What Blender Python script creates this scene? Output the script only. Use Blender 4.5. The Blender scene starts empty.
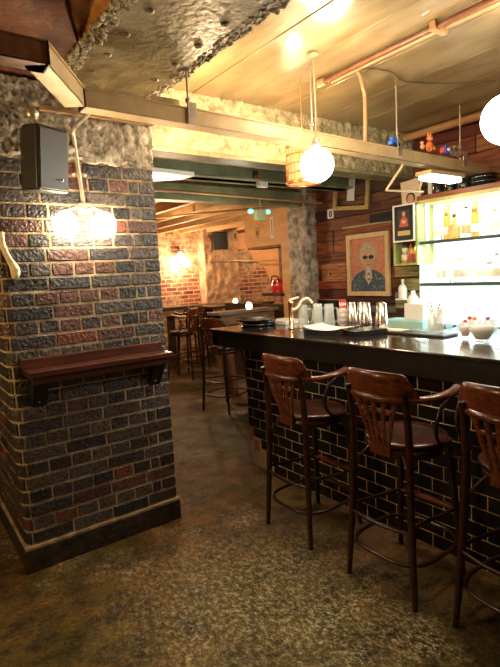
import bpy, math, random
from mathutils import Matrix, Vector
random.seed(7)
PI = math.pi
C = bpy.context.scene.collection
R_ = random.uniform

# ------------------------------------------------------------------ materials
def rgb(c, a=1.0):
    return (c[0], c[1], c[2], a)

MATS = {}
def mat(name, c1, c2=None, rough=.5, metal=0., nscale=6., detail=6., lo=.35, hi=.65, bump=0., bscale=40., rvar=0.,
        attr=False, emis=None, estr=0., trans=0., coat=0., stretch=None, ior=1.45, alpha=1., spec=.5, bdetail=6., c3=None):
    if name in MATS:
        return MATS[name]
    m = bpy.data.materials.new(name); m.use_nodes = True
    nt = m.node_tree; N = nt.nodes; L = nt.links
    p = N['Principled BSDF']
    p.inputs['Roughness'].default_value = rough
    p.inputs['Metallic'].default_value = metal
    p.inputs['IOR'].default_value = ior
    p.inputs['Specular IOR Level'].default_value = spec
    p.inputs['Transmission Weight'].default_value = trans
    p.inputs['Coat Weight'].default_value = coat
    p.inputs['Alpha'].default_value = alpha
    tc = N.new('ShaderNodeTexCoord'); mp = N.new('ShaderNodeMapping')
    L.new(tc.outputs['Object'], mp.inputs['Vector'])
    if stretch: mp.inputs['Scale'].default_value = stretch
    base = None
    if attr:
        a = N.new('ShaderNodeVertexColor'); a.layer_name = 'Col'; base = a.outputs['Color']
    if c2 is not None:
        n = N.new('ShaderNodeTexNoise'); n.inputs['Scale'].default_value = nscale; n.inputs['Detail'].default_value = detail
        n.inputs['Roughness'].default_value = .65
        L.new(mp.outputs[0], n.inputs['Vector'])
        r = N.new('ShaderNodeValToRGB')
        r.color_ramp.elements[0].position = lo; r.color_ramp.elements[1].position = hi
        r.color_ramp.elements[0].color = rgb(c1); r.color_ramp.elements[1].color = rgb(c2)
        if c3 is not None:
            e = r.color_ramp.elements.new((lo+hi)/2); e.color = rgb(c3)
        L.new(n.outputs['Fac'], r.inputs['Fac'])
        col = r.outputs['Color']
        if attr:
            mx = N.new('ShaderNodeMix'); mx.data_type = 'RGBA'; mx.blend_type = 'MULTIPLY'; mx.inputs[0].default_value = 1
            L.new(base, mx.inputs[6]); L.new(col, mx.inputs[7]); col = mx.outputs[2]
        L.new(col, p.inputs['Base Color'])
        if rvar:
            mr = N.new('ShaderNodeMapRange'); mr.inputs['To Min'].default_value = max(.03, rough-rvar); mr.inputs['To Max'].default_value = min(1, rough+rvar)
            mr.inputs['From Min'].default_value = .3; mr.inputs['From Max'].default_value = .7
            L.new(n.outputs['Fac'], mr.inputs['Value']); L.new(mr.outputs[0], p.inputs['Roughness'])
    elif attr:
        L.new(base, p.inputs['Base Color'])
    else:
        p.inputs['Base Color'].default_value = rgb(c1)
    if bump:
        n2 = N.new('ShaderNodeTexNoise'); n2.inputs['Scale'].default_value = bscale; n2.inputs['Detail'].default_value = bdetail
        L.new(mp.outputs[0], n2.inputs['Vector'])
        b = N.new('ShaderNodeBump'); b.inputs['Strength'].default_value = bump; b.inputs['Distance'].default_value = .02
        L.new(n2.outputs['Fac'], b.inputs['Height']); L.new(b.outputs[0], p.inputs['Normal'])
    if emis:
        p.inputs['Emission Color'].default_value = rgb(emis); p.inputs['Emission Strength'].default_value = estr
    MATS[name] = m
    return m

# ------------------------------------------------------------------ mesh builder
WM = {}
def world_of(o):
    M = Matrix.Translation(o.location) @ o.rotation_euler.to_matrix().to_4x4()
    return world_of(o.parent) @ M if o.parent else M

class B:
    def __init__(s): s.v = []; s.f = []; s.c = []; s.sm = []; s.col = (1, 1, 1)
    def add(s, vs, fs, smooth=False, col=None):
        o = len(s.v); s.v += [tuple(x) for x in vs]
        for f in fs: s.f.append([o+i for i in f]); s.c.append(col or s.col); s.sm.append(smooth)
        return s
    def box(s, a, b, col=None, M=None):
        x0, y0, z0 = a; x1, y1, z1 = b
        if x0 > x1: x0, x1 = x1, x0
        if y0 > y1: y0, y1 = y1, y0
        if z0 > z1: z0, z1 = z1, z0
        vs = [(x0,y0,z0),(x1,y0,z0),(x1,y1,z0),(x0,y1,z0),(x0,y0,z1),(x1,y0,z1),(x1,y1,z1),(x0,y1,z1)]
        if M: vs = [M @ Vector(q) for q in vs]
        return s.add(vs, [(0,3,2,1),(4,5,6,7),(0,1,5,4),(1,2,6,5),(2,3,7,6),(3,0,4,7)], col=col)
    def tube(s, pts, r, n=10, col=None, closed=False, flat=None, smooth=True, up=None):
        pts = [Vector(q) for q in pts]; m = len(pts)
        rs = r if isinstance(r, (list, tuple)) else [r]*m
        rings = []; prev = None
        for i in range(m):
            if closed: t = (pts[(i+1) % m]-pts[i-1]).normalized()
            else: t = (pts[min(i+1, m-1)]-pts[max(i-1, 0)]).normalized()
            if prev is None:
                a = Vector(up) if up else (Vector((0,0,1)) if abs(t.z) < .9 else Vector((1,0,0)))
            else: a = prev
            u = (a-t*a.dot(t)).normalized(); prev = u; w = t.cross(u)
            fu, fw = flat or (1, 1)
            rings.append([pts[i]+(u*math.cos(2*PI*k/n)*fu+w*math.sin(2*PI*k/n)*fw)*rs[i] for k in range(n)])
        vs = [q for rg in rings for q in rg]; fs = []
        for i in range(m if closed else m-1):
            j = (i+1) % m
            for k in range(n):
                l = (k+1) % n; fs.append((i*n+k, i*n+l, j*n+l, j*n+k))
        s.add(vs, fs, smooth, col)
        if not closed:
            s.add(rings[0], [tuple(range(n))[::-1]], False, col); s.add(rings[-1], [tuple(range(n))], False, col)
        return s
    def lathe(s, prof, c=(0,0,0), n=20, col=None, ax=None, smooth=True):
        vs = []; m = len(prof)
        A = Matrix.Identity(3)
        if ax: A = Vector((0,0,1)).rotation_difference(Vector(ax)).to_matrix()
        c = Vector(c)
        for (r, z) in prof:
            for k in range(n):
                vs.append(c + A @ Vector((r*math.cos(2*PI*k/n), r*math.sin(2*PI*k/n), z)))
        fs = []
        for i in range(m-1):
            for k in range(n):
                l = (k+1) % n; fs.append((i*n+k, i*n+l, (i+1)*n+l, (i+1)*n+k))
        s.add(vs, fs, smooth, col)
        if prof[0][0] > 1e-4: s.add(vs[:n], [tuple(range(n))[::-1]], False, col)
        if prof[-1][0] > 1e-4: s.add(vs[-n:], [tuple(range(n))], False, col)
        return s
    def ball(s, c, r, n=16, m=10, sc=(1,1,1), col=None):
        c = Vector(c); vs = []; fs = []
        for i in range(m+1):
            th = PI*i/m
            for k in range(n):
                ph = 2*PI*k/n
                vs.append((c.x+r*sc[0]*math.sin(th)*math.cos(ph), c.y+r*sc[1]*math.sin(th)*math.sin(ph), c.z-r*sc[2]*math.cos(th)))
        for i in range(m):
            for k in range(n):
                l = (k+1) % n; fs.append((i*n+k, i*n+l, (i+1)*n+l, (i+1)*n+k))
        return s.add(vs, fs, True, col)
    def prism(s, poly, d, col=None):
        """poly: list of 3-D points; d: extrusion vector"""
        d = Vector(d); a = [Vector(q) for q in poly]; n = len(a)
        vs = a+[q+d for q in a]
        fs = [tuple(range(n))[::-1], tuple(range(n, 2*n))]+[(i, (i+1) % n, n+(i+1) % n, n+i) for i in range(n)]
        return s.add(vs, fs, col=col)
    def grid(s, fn, nu, nv, col=None, smooth=True):
        vs = [fn(i/nu, j/nv) for j in range(nv+1) for i in range(nu+1)]
        fs = [(j*(nu+1)+i, j*(nu+1)+i+1, (j+1)*(nu+1)+i+1, (j+1)*(nu+1)+i) for j in range(nv) for i in range(nu)]
        return s.add(vs, fs, smooth, col)
    def build(s, name, m, parent=None, bevel=0., seg=2, local=False, solid=0.):
        me = bpy.data.meshes.new(name)
        V = s.v
        if parent is not None and not local:
            I = world_of(parent).inverted(); V = [tuple(I @ Vector(q)) for q in V]
        me.from_pydata(V, [], s.f); me.update()
        me.polygons.foreach_set('use_smooth', s.sm)
        ca = me.color_attributes.new('Col', 'FLOAT_COLOR', 'CORNER')
        buf = []
        for f, c in zip(s.f, s.c): buf += [c[0], c[1], c[2], 1.]*len(f)
        ca.data.foreach_set('color', buf)
        o = bpy.data.objects.new(name, me); C.objects.link(o)
        me.materials.append(m)
        if parent is not None: o.parent = parent
        if solid:
            q = o.modifiers.new('s', 'SOLIDIFY'); q.thickness = solid
        if bevel:
            q = o.modifiers.new('b', 'BEVEL'); q.width = bevel; q.segments = seg; q.limit_method = 'ANGLE'; q.angle_limit = .6
        return o

def tag(o, label, cat, group=None, kind=None):
    if kind: o['kind'] = kind
    o['label'] = label; o['category'] = cat
    if group: o['group'] = group
    return o
def thing(name, loc, label, cat, group=None, rz=0.):
    o = bpy.data.objects.new(name, None); o.empty_display_size = .1; C.objects.link(o)
    o.location = loc; o.rotation_euler = (0, 0, rz)
    return tag(o, label, cat, group)
def struct(o, label=None):
    o['kind'] = 'structure'
    if label: o['label'] = label
    return o
def dup(o, loc=None, rz=None, label=None, group=None, parent=None):
    c = o.copy(); C.objects.link(c)
    if parent is not None: c.parent = parent
    if loc is not None: c.location = loc
    if rz is not None: c.rotation_euler = (0, 0, rz)
    if label: c['label'] = label
    if group: c['group'] = group
    for ch in list(o.children): dup(ch, parent=c)
    return c
def arc(c, r, a0, a1, n, plane='xy'):
    out = []
    for i in range(n+1):
        a = math.radians(a0+(a1-a0)*i/n); u = r*math.cos(a); w = r*math.sin(a)
        if plane == 'xy': out.append((c[0]+u, c[1]+w, c[2]))
        elif plane == 'xz': out.append((c[0]+u, c[1], c[2]+w))
        else: out.append((c[0], c[1]+u, c[2]+w))
    return out

# ------------------------------------------------------------------ palette
M_brick = mat('glazed_brick', (.35,.35,.35), (1.5,1.45,1.35), rough=.33, nscale=45, lo=.3, hi=.72, attr=True, bump=.55, bscale=55, rvar=.15)
M_mortar = mat('mortar', (.16,.11,.065), (.42,.32,.2), rough=.9, nscale=14, bump=.4, bscale=80)
M_plaster = mat('rough_plaster', (.06,.05,.04), (.46,.41,.33), rough=.85, nscale=14, lo=.3, hi=.7, bump=1., bscale=22, c3=(.26,.22,.16))
M_ceil = mat('ceiling_paint', (.17,.105,.04), (.31,.225,.11), rough=.36, nscale=3, bump=.12, bscale=9, rvar=.08, stretch=(2.2,.7,1), coat=.3)
M_steelpaint = mat('painted_steel', (.055,.038,.015), (.19,.14,.06), rough=.46, nscale=12, lo=.3, hi=.75, bump=.35, bscale=30, rvar=.12)
M_crust = mat('crumbling_edge', (.08,.055,.03), (.50,.42,.28), rough=.8, nscale=40, bump=1., bscale=60)
M_orange = mat('ochre_plaster', (.30,.11,.025), (.50,.22,.06), rough=.5, nscale=10, bump=.5, bscale=25)
M_maroon = mat('dark_maroon', (.07,.022,.012), (.20,.07,.025), rough=.6, nscale=7, bump=.6, bscale=20)  # dark maroon, also covers the added slab left of the beam
M_stone = mat('painted_masonry', (.16,.14,.07), (.58,.50,.30), rough=.75, nscale=16, lo=.3, hi=.7, bump=.9, bscale=30, c3=(.38,.33,.19))
M_green = mat('green_painted_beam', (.15,.17,.09), (.30,.32,.19), rough=.5, nscale=5, bump=.2, bscale=20)
M_joist = mat('bare_timber_joist', (.42,.24,.10), (.66,.42,.2), rough=.6, nscale=5, stretch=(6,.6,6), bump=.2, bscale=20)
M_boards = mat('ceiling_boards', (.24,.13,.06), (.42,.25,.11), rough=.7, nscale=5, stretch=(6,.6,6))
M_tray = mat('galvanised_tray', (.46,.31,.15), (.56,.40,.21), rough=.42, metal=.25, nscale=8, bump=.05, bscale=60)
M_zinc = mat('zinc_conduit', (.42,.36,.28), (.55,.48,.38), rough=.35, metal=.7, nscale=20)
M_copperp = mat('painted_pipe', (.42,.22,.10), (.52,.30,.14), rough=.35, metal=.2, nscale=12)
M_plank = mat('reclaimed_plank', (.25,.22,.2), (1.45,1.35,1.3), rough=.5, nscale=7, lo=.32, hi=.68, attr=True, stretch=(1,.5,6), bump=.4, bscale=14)
M_ply = mat('plywood_sheet', (.58,.30,.12), (.74,.43,.2), rough=.5, nscale=2.5, stretch=(1,.8,3), bump=.05)
M_black = mat('black_satin', (.012,.012,.014), rough=.35)
M_blackrubber = mat('black_plastic', (.010,.010,.010), (.018,.018,.018), rough=.4, nscale=20)
M_tile = mat('black_glazed_tile', (1,1,1), rough=.16, attr=True, spec=.3)
M_grout = mat('tile_grout', (.36,.25,.14), (.5,.37,.23), rough=.9, nscale=20)
M_bartop = mat('black_lacquered_bartop', (.014,.011,.010), (.03,.022,.017), rough=.16, nscale=9, coat=.5, bump=.03, bscale=30)
M_barfront = mat('black_bar_fascia', (.006,.005,.005), (.014,.010,.008), rough=.45, spec=.3, nscale=12, bump=.1, bscale=40)
M_stoolwood = mat('dark_bentwood', (.008,.003,.002), (.035,.010,.006), rough=.32, nscale=7, stretch=(1,1,5), coat=.1)
M_crest = mat('worn_mahogany', (.026,.007,.003), (.17,.042,.014), rough=.3, nscale=8, stretch=(1,3,7), coat=.15)
M_seat = mat('worn_seat', (.006,.003,.003), (.055,.015,.007), rough=.3, nscale=6, coat=.1)
M_ledge = mat('mahogany_ledge', (.03,.009,.006), (.075,.02,.011), rough=.3, nscale=8, stretch=(.6,5,5), coat=.4)
M_iron = mat('black_iron', (.012,.012,.014), rough=.5, metal=.3)
M_tablewood = mat('table_timber', (.14,.07,.03), (.33,.19,.09), rough=.45, nscale=6, stretch=(.6,4,4))
M_rustwood = mat('reddish_table_leg', (.16,.065,.03), (.28,.12,.055), rough=.5, nscale=9, stretch=(3,3,.6))
M_darkwood = mat('dark_table_timber', (.03,.018,.012), (.08,.045,.025), rough=.4, nscale=6)
M_greyedge = mat('zinc_table_edge', (.28,.28,.28), (.4,.4,.4), rough=.35, metal=.6, nscale=12)
M_glow = mat('glowing_globe', (1,.95,.85), rough=.4, emis=(1,.93,.80), estr=9.)
M_glowwarm = mat('glowing_warm_bulb', (1,.9,.75), rough=.4, emis=(1,.80,.52), estr=30.)
M_copper = mat('copper_cage', (.62,.22,.09), (.75,.32,.14), rough=.3, metal=.9, nscale=15)
M_lightpanel = mat('backlit_panel', (.8,.9,.85), rough=.4, emis=(.88,1,.93), estr=.42)
M_tube = mat('lit_tube', (.9,1,.95), rough=.4, emis=(.82,1,.93), estr=5.)
M_shelf = mat('grey_green_shelf', (.05,.08,.07), (.09,.12,.1), rough=.3, nscale=10)
M_toplank = mat('red_brown_plank', (.20,.06,.03), (.33,.12,.06), rough=.45, nscale=6, stretch=(5,.6,5))
M_green_cab = mat('lime_washed_timber', (.30,.36,.10), (.52,.58,.22), rough=.5, nscale=5, stretch=(4,4,1))
M_white = mat('white_enamel', (.85,.86,.84), rough=.3)
M_paper = mat('white_paper', (.8,.78,.74), rough=.6)
M_chrome = mat('polished_steel', (.75,.72,.68), rough=.26, metal=1.)
M_brass = mat('copper_plated_tap', (.85,.5,.3), rough=.18, metal=1.)
M_glass = mat('clear_glass', (.66,.74,.74), rough=.06, alpha=.34, spec=1.)
M_red = mat('red_leather', (.42,.012,.012), (.6,.03,.03), rough=.3, nscale=9)
M_goldframe = mat('gold_frame', (.55,.38,.13), (.72,.55,.25), rough=.35, metal=.5, nscale=30)
M_woodframe = mat('pale_oak_frame', (.62,.42,.20), (.75,.55,.30), rough=.45, nscale=8, stretch=(3,3,1))
M_hue = mat('painted_hues', (.7,.7,.7), (1.2,1.2,1.2), rough=.5, nscale=50, attr=True)
M_hueflat = mat('flat_hues', (1,1,1), rough=.4, attr=True)
M_huemetal = mat('tinted_steel', (1,1,1), rough=.22, metal=.55, attr=True)
M_bottle = mat('tinted_bottle_glass', (1,1,1), rough=.12, trans=.55, attr=True, ior=1.4)

def ramp_floor():
    m = bpy.data.materials.new('worn_floor'); m.use_nodes = True
    nt = m.node_tree; N = nt.nodes; L = nt.links; p = N['Principled BSDF']
    tc = N.new('ShaderNodeTexCoord')
    def noise(sc, det=8, ro=.65, st=(1,1,1), off=(0,0,0), rot=0):
        mp = N.new('ShaderNodeMapping'); mp.inputs['Scale'].default_value = st; mp.inputs['Location'].default_value = off
        mp.inputs['Rotation'].default_value = (0,0,rot)
        L.new(tc.outputs['Object'], mp.inputs['Vector'])
        n = N.new('ShaderNodeTexNoise'); n.inputs['Scale'].default_value = sc; n.inputs['Detail'].default_value = det; n.inputs['Roughness'].default_value = ro
        L.new(mp.outputs[0], n.inputs['Vector']); return n.outputs['Fac']
    def ramp(f, a, b, ca=(0,0,0), cb=(1,1,1)):
        r = N.new('ShaderNodeValToRGB'); r.color_ramp.elements[0].position = a; r.color_ramp.elements[1].position = b
        r.color_ramp.elements[0].color = rgb(ca); r.color_ramp.elements[1].color = rgb(cb); L.new(f, r.inputs['Fac']); return r.outputs['Color']
    def mix(f, a, b, mode='MIX'):
        x = N.new('ShaderNodeMix'); x.data_type = 'RGBA'; x.blend_type = mode
        if isinstance(f, float): x.inputs[0].default_value = f
        else: L.new(f, x.inputs[0])
        L.new(a, x.inputs[6]); L.new(b, x.inputs[7]); return x.outputs[2]
    base = ramp(noise(4.5, 12, .85), .40, .64, (.006,.0045,.003), (.125,.078,.028))
    tint = ramp(noise(.9, 3), .4, .62, (.8,.95,.5), (1.25,.9,.7))
    base = mix(1., base, tint, 'MULTIPLY')
    gr = ramp(noise(60, 10, .9), .40, .62, (.12,.11,.10), (2.3,2.2,1.85))
    base = mix(1., base, gr, 'MULTIPLY')
    # worn, scraped patch in front of the bar: fine pale scratches inside broad patches
    scr = ramp(noise(34, 12, .95, (1.2, .8, 1), rot=.5), .51, .55)
    big = ramp(noise(1.5, 4, .6, off=(3.1, .4, 0)), .52, .72)
    # patch centre
    vm = N.new('ShaderNodeVectorMath'); vm.operation = 'DISTANCE'; vm.inputs[1].default_value = (1.3, 1.85, 0)
    mp = N.new('ShaderNodeMapping'); L.new(tc.outputs['Object'], mp.inputs['Vector']); L.new(mp.outputs[0], vm.inputs[0])
    mr = N.new('ShaderNodeMapRange'); mr.inputs['From Min'].default_value = .85; mr.inputs['From Max'].default_value = .15; L.new(vm.outputs['Value'], mr.inputs['Value'])
    ad = N.new('ShaderNodeMath'); ad.operation = 'MULTIPLY_ADD'; ad.inputs[1].default_value = .75
    L.new(big, ad.inputs[2]); L.new(mr.outputs[0], ad.inputs[0])
    mu = N.new('ShaderNodeMath'); mu.operation = 'MULTIPLY'; mu.use_clamp = True
    L.new(ad.outputs[0], mu.inputs[0]); L.new(scr, mu.inputs[1])
    pale = N.new('ShaderNodeRGB'); pale.outputs[0].default_value = (.62,.56,.40,1)
    col = mix(mu.outputs[0], base, pale.outputs[0])
    L.new(col, p.inputs['Base Color'])
    rr = N.new('ShaderNodeMapRange'); rr.inputs['From Min'].default_value = .3; rr.inputs['From Max'].default_value = .7
    rr.inputs['To Min'].default_value = .32; rr.inputs['To Max'].default_value = .7
    L.new(noise(3.5, 6), rr.inputs['Value']); L.new(rr.outputs[0], p.inputs['Roughness']); p.inputs['Specular IOR Level'].default_value = .28
    b = N.new('ShaderNodeBump'); b.inputs['Strength'].default_value = .8; b.inputs['Distance'].default_value = .02
    L.new(noise(38, 8, .75), b.inputs['Height']); L.new(b.outputs[0], p.inputs['Normal'])
    return m

def brickwall_mat(name, axis, plo=.52, phi=.60, warm=1., ztopmix=0., ra=(.16,.09,.05), rb=(.50,.34,.2)):
    """old red brick with patches of render, world-sized courses"""
    m = bpy.data.materials.new(name); m.use_nodes = True
    nt = m.node_tree; N = nt.nodes; L = nt.links; p = N['Principled BSDF']
    tc = N.new('ShaderNodeTexCoord'); sx = N.new('ShaderNodeSeparateXYZ'); cx = N.new('ShaderNodeCombineXYZ')
    L.new(tc.outputs['Object'], sx.inputs[0]); L.new(sx.outputs[axis], cx.inputs[0]); L.new(sx.outputs['Z'], cx.inputs[1])
    br = N.new('ShaderNodeTexBrick'); br.inputs['Scale'].default_value = 1.; br.inputs['Brick Width'].default_value = .23
    br.inputs['Row Height'].default_value = .077; br.inputs['Mortar Size'].default_value = .009; br.inputs['Mortar Smooth'].default_value = .3
    br.inputs['Color1'].default_value = (.27*warm,.085,.05,1); br.inputs['Color2'].default_value = (.075,.022,.018,1); br.inputs['Mortar'].default_value = (.50,.32,.18,1)
    L.new(cx.outputs[0], br.inputs['Vector'])
    n = N.new('ShaderNodeTexNoise'); n.inputs['Scale'].default_value = 1.6; n.inputs['Detail'].default_value = 9; n.inputs['Roughness'].default_value = .7
    L.new(tc.outputs['Object'], n.inputs['Vector'])
    r = N.new('ShaderNodeValToRGB'); r.color_ramp.elements[0].position = plo; r.color_ramp.elements[1].position = phi
    zr = N.new('ShaderNodeMapRange'); zr.inputs['From Min'].default_value = 1.4; zr.inputs['From Max'].default_value = 2.4; zr.inputs['To Max'].default_value = ztopmix
    L.new(sx.outputs['Z'], zr.inputs['Value']); az = N.new('ShaderNodeMath'); az.operation = 'ADD'
    L.new(n.outputs['Fac'], az.inputs[0]); L.new(zr.outputs[0], az.inputs[1]); L.new(az.outputs[0], r.inputs['Fac'])
    n2 = N.new('ShaderNodeTexNoise'); n2.inputs['Scale'].default_value = 12; n2.inputs['Detail'].default_value = 9
    L.new(tc.outputs['Object'], n2.inputs['Vector'])
    r2 = N.new('ShaderNodeValToRGB'); r2.color_ramp.elements[0].color = rgb(ra); r2.color_ramp.elements[1].color = rgb(rb)
    r2.color_ramp.elements[0].position = .35; r2.color_ramp.elements[1].position = .65; L.new(n2.outputs['Fac'], r2.inputs['Fac'])
    x = N.new('ShaderNodeMix'); x.data_type = 'RGBA'; L.new(r.outputs['Color'], x.inputs[0]); L.new(br.outputs['Color'], x.inputs[6]); L.new(r2.outputs['Color'], x.inputs[7])
    L.new(x.outputs[2], p.inputs['Base Color']); p.inputs['Roughness'].default_value = .7
    b = N.new('ShaderNodeBump'); b.inputs['Strength'].default_value = .8; b.inputs['Distance'].default_value = .03
    L.new(n2.outputs['Fac'], b.inputs['Height']); L.new(b.outputs[0], p.inputs['Normal'])
    return m
M_floor = ramp_floor()
M_backbrick = brickwall_mat('old_red_brick', 'X', .47, .58, 1., .16)
M_sidebrick = brickwall_mat('old_side_brick', 'Y', .45, .6)

# ------------------------------------------------------------------ camera
cd = bpy.data.cameras.new('camera'); cam = bpy.data.objects.new('camera', cd); C.objects.link(cam)
F = 496.; W, H = 500, 667
def cv(x, y): return Vector((x-W/2, -(y-H/2), -F)).normalized()
Vv = cv(-113, 294); Uv = cv(938, 237); Uv = (Uv-Vv*Uv.dot(Vv)).normalized(); Zv = Uv.cross(Vv)
Rm = Matrix((Uv, Vv, Zv))
cam.matrix_world = Matrix.Translation((0, 0, 1.55)) @ Rm.to_4x4()
cd.sensor_fit = 'HORIZONTAL'; cd.sensor_width = 36; cd.lens = 36*F/W; cd.clip_start = .05
bpy.context.scene.camera = cam

# ================================================================== SETTING
XW = 4.3      # plank wall
YB = 8.3      # back wall
struct(B().box((-2.6,-2.6,-.1),(7.6,YB+.1,0)).build('floor', M_floor), 'worn brown concrete floor with pale scraped patches')
struct(B().box((-2.7,-2.6,0),(-2.6,YB,3.1)).build('wall_left', M_sidebrick))
struct(B().box((-2.6,-2.7,0),(XW,-2.6,3.1)).build('wall_front', M_backbrick))
struct(B().box((-2.6,YB,0),(7.6,YB+.1,3.1)).build('wall_back', M_backbrick), 'old red brick back wall with patches of render')
struct(B().box((7.5,4.9,0),(7.6,YB,3.1)).build('wall_far_right', M_orange))
struct(B().box((-2.6,-2.6,3.05),(7.6,YB,3.15)).build('ceiling_slab', M_maroon))

# plank wall at X = XW : rows of planks with random lengths
b = B()
z = 0.
cols = [(.17,.045,.02),(.22,.065,.028),(.11,.03,.015),(.30,.11,.045),(.075,.022,.013),(.20,.075,.035),(.26,.08,.03),(.13,.05,.028)]
while z < 2.95:
    hh = R_(.09,.16); y = -2.6
    while y < 4.9:
        l = R_(.7,1.7); c = random.choice(cols)
        yy = min(y+l, 4.9)
        b.box((XW+R_(-.012,.004), y+.002, z+.002), (XW+.03, yy-.002, min(z+hh, 3.0)-.003), col=tuple(v*R_(.8,1.2) for v in c))
        y += l
    z += hh
b.box((XW+.02,-2.6,0),(XW+.08,4.9,3.05), col=(.02,.01,.006))
struct(b.build('wall_right', M_plank, bevel=.002, seg=1), 'wall of mismatched red-brown reclaimed planks')

# rough brick column standing in front of plank wall
def rough_column(name, x0, y0, x1, y1, z0, z1, m, amp, n=10, nz=40):
    pts = [(x0,y0),(x1,y0),(x1,y1),(x0,y1)]
    rs = random.Random(3)
    ring = []
    for i in range(4):
        a = pts[i]; c = pts[(i+1) % 4]
        for k in range(n): ring.append((a[0]+(c[0]-a[0])*k/n, a[1]+(c[1]-a[1])*k/n))
    cx, cy = (x0+x1)/2, (y0+y1)/2; vs = []; fs = []; m_ = len(ring)
    for j in range(nz+1):
        zz = z0+(z1-z0)*j/nz
        for (x, y) in ring:
            d = 1-amp*rs.random(); vs.append((cx+(x-cx)*d, cy+(y-cy)*d, zz))
    for j in range(nz):
        for k in range(m_):
            l = (k+1) % m_; fs.append((j*m_+k, j*m_+l, (j+1)*m_+l, (j+1)*m_+k))
    return B().add(vs, fs, True).build(name, m)
M_colbrick = brickwall_mat('broken_column_brick', 'Y', .36, .52, 1., 0., (.16,.14,.12), (.62,.54,.46))
struct(rough_column('pillar_rough', 4.12,4.45,4.36,4.80,0,2.75,M_colbrick,.13), 'rough broken brick column with grey render')

# brick pillar in the foreground -----------------------------------------
PX0, PX1, PY0, PY1, PR = .458, 1.372, 2.805, 3.75, .06
def ppath(s):
    """front face from right to left, round corner, then along the left side; returns x,y,nx,ny"""
    Lf = PX1-PX0-PR; La = PR*PI/2
    if s <= Lf: return (PX1-s, PY0, 0, -1)
    if s <= Lf+La:
        a = (s-Lf)/PR; cx, cy = PX0+PR, PY0+PR
        return (cx-PR*math.sin(a), cy-PR*math.cos(a), -math.sin(a), -math.cos(a))
    return (PX0, PY0+PR+(s-Lf-La), -1, 0)
STOT = (PX1-PX0-PR)+PR*PI/2+(PY1-PY0-PR)
def rpath(s): return (PX1, PY1-s, 1, 0)
def brick(b, path, s0, s1, z0, z1, col, out=0., brk=(), g=.0045):
    ss = [s0, s0+.004]
    k = s0+.02
    while k < s1-.015: ss.append(k); k += .02
    ss += [s1-.004, s1]
    prof = [(-.03,z0),(-.006,z0),(0,z0+.005),(0,z1-.005),(-.006,z1),(-.03,z1)]
    vs = []; n = len(prof)
    for i, s in enumerate(ss):
        x, y, nx, ny = path(s); e = -.005 if i in (0, len(ss)-1) else 0
        for (d, zz) in prof:
            dd = d+out+(e if d > -.02 else 0); vs.append((x+nx*dd, y+ny*dd, zz))
    fs = []
    for i in range(len(ss)-1):
        for j in range(n-1): fs.append((i*n+j, i*n+j+1, (i+1)*n+j+1, (i+1)*n+j))
    fs.append(tuple(range(n))[::-1]); fs.append(tuple((len(ss)-1)*n+j for j in range(n)))
    b.add(vs, fs, False, col)
def bcol(z):
    u = random.random()
    k = R_(.75,1.3)
    if u < .02 + (.09 if z > 1.2 else 0): c = (.13,.042,.028)
    elif u < .12 + (.28 if z > 1.2 else 0): c = (.075,.036,.03)
    else: c = random.choice([(.030,.028,.032),(.045,.040,.042),(.022,.021,.025),(.055,.045,.042)])
    return tuple(v*k for v in c)
b = B()
G = .0095; RH = .0765
ztop = 2.205
rows = int((ztop-.145)/RH)+1
for i in range(rows):
    z0 = .147+i*RH; z1 = z0+RH-G
    for path, tot in ((ppath, STOT), (rpath, PY1-PY0-.03)):
        s = 0.
        if i % 2 == 0: seq = [.232]
        else: seq = [.068,.118,.118,.118,.118]
        k = 0
        while s < tot-.02:
            if i % 2 == 0: l = .232*R_(.97,1.03) if k else .20
            else: l = (.105 if k == 0 else .062 if k == 1 else .117*R_(.95,1.06))
            e = min(s+l, tot)
            if tot-e < .05: e = tot
            brick(b, path, s+.0005, e-G, z0, z1, bcol(z0), R_(-.003,.003))
            s = e; k += 1
pil = b.build('pillar_brick', M_brick)
struct(pil, 'dark glazed brick pillar in the foreground')
core = B()
n = 40; outline = []
for i in range(n+1):
    x, y, nx, ny = ppath(STOT*i/n) ; outline.append((x-nx*.006, y-ny*.006))
# exact corner samples
outline = [(PX1-.006, PY0+.006)] + [(ppath((PX1-PX0-PR)+PR*PI/2*t/8)[0]-ppath((PX1-PX0-PR)+PR*PI/2*t/8)[2]*.006, ppath((PX1-PX0-PR)+PR*PI/2*t/8)[1]-ppath((PX1-PX0-PR)+PR*PI/2*t/8)[3]*.006) for t in range(9)] + [(PX0+.006, PY1), (PX1-.006, PY1)]
core.prism([(x, y, .13) for x, y in outline], (0,0,2.12))
o = core.build('mortar', M_mortar, pil)
# plinth : a black glazed course standing proud
b = B()
def off_outline(d, dx=0):
    e = min(d, .012); pts = [(PX1+e, PY0-d)]
    for t in range(9):
        a = PI/2*t/8; r = .012
        pts.append((PX0-d+r-r*math.sin(a), PY0-d+r-r*math.cos(a)))
    return pts+[(PX0-d, PY1), (PX1+e, PY1)]
b.prism([(x, y, 0) for x, y in off_outline(.016)], (0,0,.128))
o = b.build('plinth', mat('plinth_brick', (.007,.006,.006), (.035,.025,.02), rough=.35, nscale=14, bump=.5, bscale=30), pil, bevel=.006)
b = B()
b.prism([(x, y, .122) for x, y in off_outline(.010)], (0,0,.018))
b.build('plinth_mortar', M_mortar, pil)
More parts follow.
